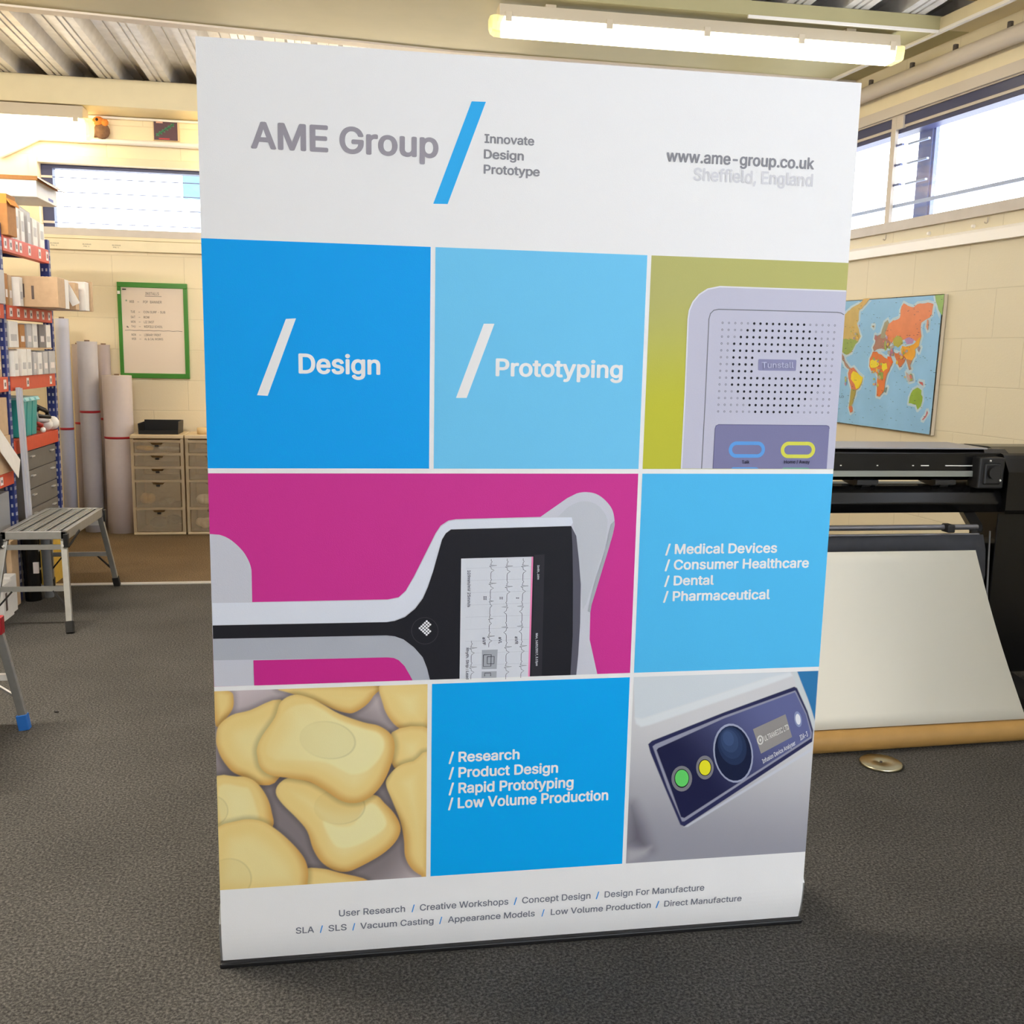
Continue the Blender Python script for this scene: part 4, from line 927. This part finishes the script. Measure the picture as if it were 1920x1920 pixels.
tops = [(3.94, 4.01, .25, m_wbox, 'white file box on the top shelf, right behind the brown carton'), (4.02, 4.10, .27, m_wbox, 'second white file box behind the brown carton on the top shelf'), (4.14, 4.20, .24, m_wbox, 'white file box leaning in the gap in the middle of the top shelf'), (4.26, 4.32, .26, m_gbox, 'pale grey file box in the middle of the top shelf'), (4.36, 4.45, .22, m_wbox, 'white file box on the top shelf under the brown-lidded carton'), (4.50, 4.59, .21, m_wbox, 'white file box at the window end of the top shelf')]
for i, (a, b, h, mt, lb) in enumerate(tops): file_box(lb, a, b, S-.001, h, mt, group=G, x1=XF-.005, lean=0)
carton('brown cardboard carton with an orange flap at the near end of the top shelf', -2.02, -1.565, 3.78, 3.93, S-.001, 2.318, m_card, name='cardboard_box', tape=False)
M().prism([(.228, .20), (.250, .165), (.247, .162), (.226, .19)], -.072, .072, 'y').box(-.2, .227, -.0765, -.0752, .17, .222).build('flap', mat('orange_brown_card', (226, 150, 66), .7), COL.objects['cardboard_box'])
o = carton('large white carton with a brown lid lying across the files on the top shelf', -2.10, -1.535, 4.24, 4.66, 2.367, 2.475, m_wbox, tape=False)
M().box(-.29, .29, -.216, .216, .096, .122).build('lid', m_card, o, bevel=.003)
M().prism([(.29, .112), (.35, .075), (.35, .079), (.29, .120)], -.21, .2, 'y').build('flap', m_wbox, o)
M().box(.2832, .2838, .02, .12, -.0+.012, .028).build('print', mat('blue_pen', (90, 100, 170), .6), o)
# orange flap of the brown carton
# second shelf
S = 1.712
carton('pale grey printed carton at the left edge of the second shelf', -1.98, -1.575, 3.50, 3.70, S-.001, 1.895, m_gbox, tape=False, prints=4)
file_box('brown card file standing on the second shelf by the post', 3.79, 3.84, S-.001, .175, m_card, slot=False, group='files on the second shelf', depth=.3)
file_box('tan card file beside the brown one on the second shelf', 3.86, 3.91, S-.001, .170, m_card2, slot=False, group='files on the second shelf', depth=.3)
file_box('white file with print beside the overhanging tan carton', 3.93, 3.99, S-.001, .165, m_wbox, slot=False, group='files on the second shelf', depth=.3, x1=XF+.03)
o = carton('tan printed carton overhanging the front of the second shelf', -1.86, -1.385, 4.02, 4.17, S-.001, 1.888, m_card2, tape=False, prints=5)
M().box(-.20, -.185, -.0762, -.0745, .02, .16).build('red_stripe', mat('magenta_print', (170, 70, 100), .6), o)
carton('white-edged carton just behind the overhanging tan carton', -1.86, -1.392, 4.20, 4.28, S-.001, 1.885, m_wbox, tape=False)
o = thing('paper_sheet', 'white paper sheet leaning against the cartons on the second shelf', 'paper', (-1.395, 4.31, S)); M().bar((-.035, 0, .165), (.03, .02, .03), .05, .003, up=(0, 1, 0)).build('sheet', m_wbox, o)
carton('tan carton third from the front end of the second shelf', -1.86, -1.375, 4.36, 4.44, S-.001, 1.878, m_card2, tape=False)
carton('white-edged tan carton farthest out at the end of the second shelf', -1.86, -1.352, 4.50, 4.60, S-.001, 1.893, m_wbox, tape=False)
o = carton('thin tan board at the back end of the second shelf', -1.86, -1.338, 4.605, 4.635, S-.001, 1.90, m_card2, tape=False)
# third shelf: two tiers
S = 1.310
rowA = [(3.80, 3.87, m_wbox, 'white box file next to the front post, lower tier of the third shelf'), (3.93, 4.02, m_wbox, 'widest white box file on the lower tier of the third shelf'), (4.03, 4.11, m_wbox, 'white box file with a plain spine on the lower tier, third from the post'), (4.15, 4.20, m_gbox, 'narrow grey box file in the middle of the lower tier'), (4.24, 4.32, m_wbox, 'white box file just past the narrow grey one on the lower tier'), (4.35, 4.44, m_gbox, 'grey box file on the lower tier, second from the back post'), (4.47, 4.60, m_gbox, 'broad grey box file against the back post on the lower tier')]
for i, (a, b, mt, lb) in enumerate(rowA): file_box(lb, a, b, S-.001, (.145, .155, .155, .14, .135, .14, .145)[i], mt, group='box files on the lower tier of the third shelf', slot=False, depth=.33, x1=XF+.02)
o = thing('board', 'thin tan board laid across the lower tier of files', 'board', (-1.77, 4.2, 1.464)); M().box(-.17, .17, -.42, .42, 0, .008).build('panel', m_card2, o)
rowB = [(3.80, 3.96, .150, m_wbox, 'large white box with a printed face on the upper tier of the third shelf'), (3.99, 4.08, .135, m_card, 'brown box beside the large white one on the upper tier'), (4.12, 4.21, .14, m_gbox, 'grey box past the brown one on the upper tier'), (4.23, 4.32, .145, m_wbox, 'pale box file in the middle of the upper tier'), (4.36, 4.47, .145, mat('dark_grey_card', (128, 122, 120), .7), 'dark grey box on the upper tier'), (4.50, 4.60, .145, m_wbox, 'white box at the back post on the upper tier')]
for i, (a, b, h, mt, lb) in enumerate(rowB): file_box(lb, a, b, 1.473, h, mt, group='boxes on the upper tier of the third shelf', slot=False, depth=.33, x1=XF+.0)
# above the drawer cabinet
m_teal = mat('teal_plastic', (50, 160, 158), .35); m_teal2 = mat('pale_teal_plastic', (150, 206, 208), .35)
for i, (y, lb) in enumerate(((4.0, 'teal plastic bin nearest the grey leaning board'), (4.10, 'middle teal plastic bin on the drawer cabinet'), (4.20, 'teal plastic bin nearest the tangle of cables'))):
    t = thing('storage_bin', lb, 'bin', (-1.70, y, .943), 0, 'teal bins on the drawer cabinet')
    M().prism([(-.085, 0), (.085, 0), (.10, .222), (-.10, .222)], -.044, .044, 'y').build('tub', m_teal, t, bevel=.004)
    M().box(-.108, .108, -.049, .049, .222, .236).prism([(.108, .236), (.122, .216), (.112, .21), (.10, .222)], -.03, .03, 'y').build('lid', m_teal2, t, bevel=.003)
t = thing('cable_tangle', 'tangle of black and grey cable with red bits on the drawer cabinet', 'cables', (-1.66, 4.43, .943))
rr = random.Random(5)
for nm_, mt, zc in (('black_cable', m_black, .13), ('grey_cable', m_gbox, .10), ('red_cable', mat('red_plastic', (176, 52, 44), .5), .05)):
    pth = [(.05*math.sin(k*1.3+zc*40)+rr.uniform(-.02, .02), .11*math.sin(k*.8+zc*9), max(.02, zc+.03*math.cos(k*1.1)-.012*(k % 3))) for k in range(16)]
    M().tube(pth, .012, 8).build(nm_, mt, t)
M().sphere((.03, .08, .04), .05, 10, sc=(.8, 1.2, .8)).sphere((.05, .14, .045), .045, 10).build('plastic_bag', m_wbox, t)
M().sphere((.06, -.1, .018), .018, 8).build('white_plug', m_white, t)
# grey drawer cabinet under the rack
t = thing('drawer_cabinet', 'grey flat-file drawer cabinet under the shelving', 'cabinet', (-1.66, 4.315, 0))
m_cab = mat('grey_cabinet', (112, 108, 104), .5, noise=.04)
M().box(-.5, .035, -.30, .30, .02, .858).build('carcass', m_cab, t)
for k in range(7):
    z = .03+k*.118
    d_ = M().box(.035, .048, -.296, .296, z, z+.112).build('drawer', m_cab, t, bevel=.002)
    M().box(.048, .062, -.235, -.175, z+.075, z+.083).box(.048, .062, .165, .225, z+.075, z+.083).build('handle', m_strip, d_)
# near bay
file_box('cream box file at the frame edge on the third shelf of the near bay', 3.56, 3.66, 1.309, .17, m_card2, slot=False, group='packs in the near bay')
file_box('white box file left of the front post in the near bay', 3.45, 3.54, 1.309, .16, m_wbox, slot=False, group='packs in the near bay')
carton('cream carton upper of two in the near bay', -1.95, -1.595, 3.46, 3.68, .985, 1.195, m_card2, group='cream cartons in the near bay', tape=False)
carton('cream carton lower of two in the near bay', -1.95, -1.590, 3.46, 3.69, .776, .984, m_card2, group='cream cartons in the near bay', tape=False)
o = thing('paper_sheet', 'white paper sheet hanging over the low orange beam', 'paper', (-1.575, 3.62, .885)); M().bar((0, -.17, .10), (.012, .10, -.10), .12, .003, up=(0.95, .1, 0)).build('sheet', m_wbox, o)
carton('grey storage crate in the bottom of the near bay', -2.1, -1.62, 3.05, 3.70, .0, .66, mat('grey_crate', (150, 152, 156), .5), name='storage_crate', cat='crate', tape=False)
t = thing('leaning_board', 'grey-white foam board strip leaning on the front post', 'board', (-1.575, 3.83, 0)); M().bar((.02, 0, .0), (-.004, -.0, 1.245), .05, .012, up=(1, 0, 0)).bar((.026, .03, 0), (.002, .03, 1.24), .03, .010, up=(1, 0, 0)).build('panel', mat('foam_board', (182, 184, 196), .5), t)
# floor level by the rack
o = carton('white pack standing on the carpet nearest the ladder', -1.60, -1.545, 3.28, 3.44, 0, .20, m_wbox, tape=False, group='packs on the carpet by the rack')
M().box(.028, .0285, -.05, -.02, .05, .15).build('print', m_ink, o)
o = carton('white pack standing on the carpet next to the brown carton', -1.62, -1.56, 3.45, 3.55, 0, .21, m_wbox, tape=False, group='packs on the carpet by the rack')
carton('brown carton standing on the carpet under the rack', -1.615, -1.585, 3.565, 3.685, 0, .39, m_card2, tape=False)
t = thing('black_tube', 'black wrapped tube standing by the base of the front post', 'tube', (-1.538, 3.76, 0)); M().cyl((0, 0, 0), (-.01, 0, .43), .045, 16).build('tube', m_gloss, t); M().box(.02, .048, -.046, -.03, .17, .235).build('label', m_tag, t)
t = thing('bubble_wrap_roll', 'grey plastic-wrapped roll beside the black tube', 'roll', (-1.47, 3.83, 0)); M().cyl((0, 0, 0), (-.01, 0, .40), .026, 12).build('roll', mat('grey_film', (120, 122, 124), .25), t)
t = thing('yellow_box', 'yellow printed carton on the floor in front of the drawer cabinet', 'box', (-1.566, 4.25, 0)); M().box(-.032, .032, -.12, .12, .0, .36).build('body', mat('yellow_card', (196, 160, 60), .6, noise=.1), t); M().box(-.025, .02, -.1206, -.12, .14, .26).build('print', m_dk, t)
# ------------------------------------------------------------------ paper rolls
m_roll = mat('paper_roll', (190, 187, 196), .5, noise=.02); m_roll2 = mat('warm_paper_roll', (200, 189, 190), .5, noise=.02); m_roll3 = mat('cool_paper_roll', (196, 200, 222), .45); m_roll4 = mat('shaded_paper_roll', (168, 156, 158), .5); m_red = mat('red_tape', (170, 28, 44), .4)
def roll(label, x, y, r, h, tz, mt, lean=0):
    t = thing('paper_roll', label, 'paper roll', (x, y, 0), 0, 'tall paper rolls by the back wall')
    M().lathe([(.018, 0), (r, 0), (r, h), (r*.93, h+.001), (.022, h+.001), (.020, h-.06)], n=28).build('paper', mt, t)
    M().lathe([(.012, .0), (.0195, .0), (.0195, h+.012), (.012, h+.012), (.012, h-.05)], n=16).build('core', mat('roll_core', (120, 96, 78), .8), t)
    M().lathe([(r-.001, tz), (r+.0012, tz), (r+.0012, tz+.018), (r-.001, tz+.018)], n=28).build('tape_band', m_red, t)
roll('bluish white paper roll standing against the rack end post', -1.900, 5.98, .051, 1.695, .83, m_roll3)
roll('grey-white tall paper roll with the dark open top', -1.738, 6.05, .076, 1.523, .962, m_roll)
roll('shortest and fattest paper roll beside the plastic drawers', -1.518, 6.02, .112, 1.262, .762, m_roll2)
roll('slim paper roll half hidden between the two fat rolls', -1.655, 6.22, .050, 1.50, .895, m_roll4)
roll('slim paper roll half hidden behind the bluish roll', -1.850, 6.22, .048, 1.50, .858, m_roll4)
# ------------------------------------------------------------------ plastic drawer towers
m_tow = mat_clear('cloudy_plastic', (.95, .90, .80), .45, .3, lin((226, 208, 178))); m_frame = mat('cream_tower_frame', (206, 186, 152), .4); m_drw = mat_clear('clear_drawer_plastic', (.92, .88, .80), .27, .2, lin((196, 184, 164)))
def tower(label, x0, conts):
    w = .402; t = thing('drawer_tower', label, 'drawer unit', (x0, 5.85, 0), 0, 'plastic drawer towers')
    M().box(-.003, w+.003, -.012, .34, .776, .806).build('top', m_frame, t, bevel=.006); M().box(0, w, .0, .34, .0, .022).build('base', m_frame, t, bevel=.006)
    fr = M().box(0, .024, 0, .33, .02, .776).box(w-.024, w, 0, .33, .02, .776).box(.02, w-.02, .325, .335, .02, .776)
    for z in (.755, .652, .545, .437, .214): fr.box(.0, w, -.004, .32, z-.010, z+.010)
    fr.build('frame', m_tow, t)
    for z0, z1 in ((.664, .744), (.556, .641), (.448, .534), (.225, .426), (.028, .203)):
        d_ = M().prism([(.03, z0), (w-.03, z0), (w-.03, z1), (w*.62, z1), (w*.6, z1-.018), (w*.40, z1-.018), (w*.38, z1), (.03, z1)], -.012, -.006, 'y').box(.03, .034, -.006, .31, z0, z1-.01).box(w-.034, w-.03, -.006, .31, z0, z1-.01).box(.03, w-.03, -.006, .31, z0, z0+.005).build('drawer', m_drw, t)
        M().box(w*.5-.014, w*.5+.016, -.018, -.010, z1-.032, z1-.018).build('handle', m_black, d_)
    return t
tower('cloudy plastic five-drawer tower with the black tray on top', -1.400, 0); tower('cloudy plastic five-drawer tower half hidden by the banner', -.985, 0)
def clutter(name, label, x, y, z, sc, rgb, seed):
    rr = random.Random(seed); mb = M()
    for k in range(6): mb.sphere((rr.uniform(-1, 1)*sc[0]*.5, rr.uniform(-1, 1)*sc[1]*.4, sc[2]*(.45+.2*rr.random())), 1, 10, sc=(sc[0]*.5, sc[1]*.5, sc[2]*.45))
    tag(mb.build(name, mat('clutter_'+name, rgb, .6, noise=.15), loc=(x, y, z)), label, name.replace('_', ' '))
clutter('yellow_cloth', 'yellow cloth in the top drawer of the plastic tower', -1.30, 5.93, .67, (.09, .08, .04), (226, 176, 40), 1)
clutter('grey_pouch', 'grey pouch in the top drawer of the plastic tower', -1.11, 5.93, .67, (.11, .08, .035), (170, 168, 172), 2)
clutter('tan_bag', 'tan bag in the fourth drawer of the plastic tower', -1.30, 5.95, .232, (.07, .09, .09), (206, 168, 110), 3)
clutter('dark_bag', 'dark bag in the bottom drawer of the plastic tower', -1.18, 5.98, .035, (.14, .10, .10), (70, 62, 50), 4)
clutter('grey_tool', 'grey tool in the fourth drawer of the plastic tower', -1.16, 5.95, .232, (.08, .08, .06), (130, 122, 108), 6)
clutter('white_bag', 'crumpled white bag in the bottom drawer of the half hidden tower', -.86, 5.94, .035, (.08, .09, .085), (222, 206, 190), 5)
clutter('white_packet', 'white packet in the fourth drawer of the half hidden tower', -.86, 5.94, .232, (.08, .08, .09), (222, 216, 214), 8)
t = thing('letter_tray', 'black plastic letter tray on the plastic drawer tower', 'tray', (-1.19, 5.99, .807))
M().prism([(-.15, 0), (.15, 0), (.155, .10), (.149, .10), (.145, .008), (-.145, .008), (-.149, .085), (-.155, .085)], -.11, .13, 'y').box(-.15, .15, .125, .135, 0, .10).prism([(-.15, 0), (.15, 0), (.152, .03), (-.152, .03)], -.115, -.108, 'y').build('tray', m_black, t, bevel=.002)
t = thing('tape_roll', 'roll of tape on the half hidden drawer tower', 'tape', (-.855, 5.95, .807)); M().lathe([(.03, 0), (.05, 0), (.05, .05), (.03, .05), (.03, 0)], n=20).build('roll', mat('masking_tape', (220, 190, 140), .5), t)
# ------------------------------------------------------------------ step stool
st = thing('step_stool', 'aluminium folding step platform standing by the rack', 'step stool', (-1.335, 3.555, 0))
hx, hy, zt = .162, .405, .52
plat = M().box(-hx, hx, -hy, -hy+.022, zt-.042, zt).box(-hx, hx, hy-.022, hy, zt-.042, zt).box(-hx, -hx+.026, -hy, hy, zt-.05, zt).box(hx-.026, hx, -hy, hy, zt-.05, zt).build('platform', m_alu, st, bevel=.002)
for k in range(4):
    x = -hx+.033+k*.0655
    mb = M(); mb.box(x+.003, x+.053, -hy+.022, hy-.022, zt-.012, zt-.004)
    for q in range(4): mb.box(x+.004+q*.0145, x+.010+q*.0145, -hy+.022, hy-.022, zt-.004, zt-.001)
    mb.build('slat', m_alu, st)
M().box(-hx+.01, hx-.01, -hy+.03, hy-.03, zt-.034, zt-.022).build('underside', m_rubber, st)
for sx in (-1, 1):
    for sy in (-1, 1):
        p1, p0 = Vector((sx*(hx-.016), sy*(hy-.02), zt-.05)), Vector((sx*(hx+.028), sy*(hy+.115), .05))
        lg = M().bar(p0, p1, .030, .026, up=(0, 1, 0)).build('leg', m_alu, st, bevel=.002)
        d_ = (p0-p1).normalized()
        M().bar(p0-d_*.012, p0+d_*.05, .038, .034, up=(0, 1, 0)).build('foot', m_rubber, lg, bevel=.003)
        M().box(sx*hx-.012, sx*hx+.012, sy*hy-.016, sy*hy+.016, zt-.085, zt-.012).build('hinge', m_black, st, bevel=.003)
        s_ = M(); s_.cyl((sx*(hx-.014), sy*(hy+.0), zt-.075), (sx*(hx-.014), sy*(hy+.016), zt-.075), .006, 8); s_.build('rivet', m_strip, st)
for sy, z, nm_ in ((-1, .435, 'crossbar'), (-1, .225, 'crossbar'), (1, .425, 'crossbar'), (1, .22, 'crossbar')):
    f = (zt-.05-z)/(zt-.1); x_ = hx-.016+f*.044; y_ = sy*(hy-.02+f*.135)
    M().bar((-x_, y_, z), (x_, y_, z), .012, .026, up=(0, 0, 1)).build(nm_, m_white if (sy == 1 and z > .3) else m_alu, st)
    if z < .3:
        for sx in (-1, 1): M().bar((sx*(x_-.07), y_, z-.012), (sx*(x_+.012), y_-sy*(-.03), z-.11), .008, .014, up=(0, 1, 0)).build('brace', m_rubber, st)
for sx in (-1, 1): M().bar((sx*(hx+.006), -hy+.02, zt-.085), (sx*(hx+.003), -hy+.25, zt-.04), .006, .012).build('stay', m_rubber, st)
# ladder cut off by the left edge of the picture
ld = thing('step_ladder', 'aluminium step ladder with red joint and blue foot cut off at the left edge', 'ladder', (-.955, 1.66, 0))
for dx, dy in ((0, 0), (-.52, 0), (0, -.62), (-.52, -.62)):
    s_ = 1 if dx == 0 else -1
    p0, p1 = Vector((dx, dy, .05)), Vector((dx-s_*.062, dy+(-.04 if dy == 0 else .04), .44))
    lg = M().bar(p0, p1, .030, .022, up=(0, 1, 0)).build('leg', m_alu, ld, bevel=.002)
    M().bar((dx+s_*.004, dy, .0), (dx-s_*.005, dy, .062), .040, .034, up=(0, 1, 0)).build('foot', mat('blue_rubber', (36, 104, 186), .5), lg, bevel=.003)
    M().box(p1.x-.022, p1.x+.022, p1.y-.02, p1.y+.02, .40, .47).build('joint', mat('red_hinge', (150, 18, 30), .4), ld, bevel=.004)
for dy in (0, -.62):
    M().box(-.52+.045, -.045, dy-.012, dy+.012, .205, .228).build('rung', m_white, ld)
    for s_, dx in ((1, 0), (-1, -.52)): M().bar((dx-s_*.03, dy, .14), (dx-s_*.12, dy, .205), .008, .014, up=(0, 1, 0)).build('brace', m_alu, ld)
M().box(-.46, -.06, -.58, -.04, .45, .48).build('platform', m_alu, ld, bevel=.003)
tag(M().sphere((0, 0, .004), .008, 8, sc=(1.3, .8, .5)).build('debris', m_black, loc=(-.884, 1.836, 0)), 'tiny dark scrap lying on the grey carpet', 'scrap')
# ------------------------------------------------------------------ wide-format plotter
pl = thing('plotter', 'black wide-format roll plotter on a stand at the right', 'printer', (2.4, 1.75, 0))
X0, X1 = -.95, .74
M().prism([(.0, .975), (.30, .975), (.30, 1.09), (.26, 1.116), (.0, 1.116), (-.03, 1.10), (-.03, 1.0)], X0, X1+.1, 'x').build('top_rail', m_gloss, pl, bevel=.004)
M().box(X0, .735, -.028, .28, 1.1165, 1.122).build('cover_edge', mat('grey_cover', (150, 148, 152), .4), pl)
M().box(X0, .70, -.040, -.030, .995, 1.020).build('guide_rail', mat('grey_green_rail', (140, 144, 136), .4, metal=.2), pl)
for x0_, x1_ in ((.03, .036), (.203, .209), (.373, .380), (.415, .452), (.533, .68)): M().box(x0_, x1_, -.0335, -.030, 1.041, 1.045).build('indicator_mark', m_white, pl)
M().prism([(-.06, .835), (.26, .835), (.28, .90), (.26, .935), (.05, .952), (-.02, .950), (-.055, .925), (-.075, .88)], X0, X1+.1, 'x', smooth=False).build('platen', m_gloss, pl, bevel=.006)
for x in (-.60, -.22, .16, .535):
    M().prism([(-.035, .958), (-.035, .978), (.10, .985), (.10, .96), (.0, .948)], x-.045, x+.055, 'x').cyl((x-.018, -.02, .957), (x+.022, -.02, .957), .012, 12).build('pinch_roller', m_black, pl)
M().box(.665, .79, -.085, .0, .945, 1.085).box(.685, .77, -.095, -.08, .965, 1.06).build('carriage', m_black, pl, bevel=.008)
M().cyl((.725, -.094, 1.02), (.725, -.112, 1.02), .028, 16).build('carriage_cap', m_black, pl)
M().sphere((.76, -.10, .985), .006, 8).build('carriage_screw', m_strip, pl); M().sphere((.705, -.10, 1.072), .005, 8).build('carriage_screw', m_strip, pl)
def endbox(a, b):
    return M().prism([(-.10, .83), (.30, .83), (.33, .98), (.31, 1.07), (.24, 1.118), (.06, 1.122), (-.05, 1.095), (-.10, 1.02)], a, b, 'x')
endbox(.80, 1.30).build('end_housing', m_gloss, pl, bevel=.02); endbox(X0-.3, X0).build('end_housing', m_gloss, pl, bevel=.02)
for x in (.86, X0-.16):
    M().box(x-.02, x+.36 if x > 0 else x+.05, .0, .20, .06, .83).build('stand_leg', m_gloss, pl, bevel=.004)
    M().prism([(-.34, 0), (.45, 0), (.45, .045), (.05, .085), (-.34, .04)], x-.03, x+.10, 'x').build('stand_foot', m_black, pl, bevel=.006)
M().box(.745, .85, .04, .16, .05, .675).build('lower_panel', m_gloss, pl, bevel=.004)
M().box(X0-.1, .75, .10, .14, .25, .33).build('crossbar', m_black, pl)
M().cyl((X0, -.20, .795), (.60, -.20, .795), .012, 12).cyl((X0, -.215, .765), (.60, -.215, .765), .006, 10).build('basket_bar', mat('grey_steel', (110, 110, 114), .3, metal=.6), pl)
M().box(.44, .475, -.235, -.18, .775, .81).build('bar_clamp', m_black, pl, bevel=.006)
M().bar((.595, -.20, .79), (.70, .05, .84), .05, .03).build('basket_bracket', m_black, pl); M().bar((.59, -.20, .77), (.80, .06, .735), .022, .022).build('basket_bracket', m_black, pl)
def basket():
    mb = M(); prof = [(-.215, .765), (-.222, .70), (-.20, .58), (-.16, .44), (-.08, .30), (.02, .20), (.10, .17)]; xs = [X0, -.5, 0, .3, .54, .615]; vs = []; dx = (0, .02, .045, .05, .06, .08, .10)
    for i, (y, z) in enumerate(prof):
        for j, x in enumerate(xs): vs.append((x+(dx[i] if j >= 4 else 0), y+(.006*math.sin(i*2+j)), z))
    n = len(xs); mb.add(vs, [(i*n+j, i*n+j+1, (i+1)*n+j+1, (i+1)*n+j) for i in range(len(prof)-1) for j in range(n-1)], 0, True); return mb
o = basket().build('catch_basket', mat('charcoal_fabric', (52, 54, 60), .9, noise=.08), pl); md = o.modifiers.new('thick', 'SOLIDIFY'); md.thickness = .004
M().tube([(.80, -.01, .74), (.815, -.012, .45), (.845, -.03, .15), (.855, -.05, .09)], .004, 8).build('thin_rod', mat('dim_steel', (120, 120, 124), .4, metal=.4), pl)
tag(M().tube([(3.06, 1.34, .006), (3.2, 1.325, .006), (3.4, 1.30, .006), (3.7, 1.31, .006)], .005, 8).build('power_cable', m_gbox), 'thin pale cable lying by the foot of the plotter', 'cable')
tag(M().tube([(3.04, 1.31, .007), (3.25, 1.27, .007), (3.55, 1.22, .007)], .006, 8).build('power_cable', m_gbox), 'pale cable nearest the cardboard tube, in front of the plotter', 'cable')
# sheet of paper coming off the cardboard tube
TB = [(1.55, 1.065), (3.45, 1.135)]
tag(M().cyl((TB[0][0], TB[0][1], .044), (TB[1][0], TB[1][1], .044), .044, 28).cyl((TB[1][0], TB[1][1], .044), (TB[1][0]+.001, TB[1][1], .044), .036, 20).build('cardboard_tube', mat('kraft_tube', (166, 128, 70), .55, noise=.05, nscale=15)), 'long brown cardboard tube lying on the carpet in front of the plotter', 'cardboard tube')
def sheet_of_paper():
    mb = M(); n = 14; vs = []
    for i in range(n+1):
        f = i/n; z = .092+f*(.742-.092); y = 1.105+.02*math.sin(f*3.1)+f*.205
        vs += [(1.60, y-.035*(1-f), z), (2.985-.150*f, y, z)]
    mb.add(vs, [(2*i, 2*i+1, 2*i+3, 2*i+2) for i in range(n)], 0, True); return mb
o = tag(sheet_of_paper().build('paper_sheet', mat('cream_paper', (206, 203, 190), .55)), 'large cream paper sheet hanging from the plotter down to the tube', 'paper'); md = o.modifiers.new('thick', 'SOLIDIFY'); md.thickness = .0015
t = thing('metal_disc', 'round brushed metal disc lying on the carpet right of the banner', 'disc', (2.275, .950, 0))
M().lathe([(0, .0), (.074, .0), (.077, .002), (.077, .010), (.074, .012), (.012, .012), (.010, .010), (0, .010)], n=48).build('plate', mat('brushed_disc', (186, 180, 156), .28, metal=1), t)
M().cyl((0, 0, .010), (0, 0, .014), .005, 12).build('centre_hole', m_dk, t)
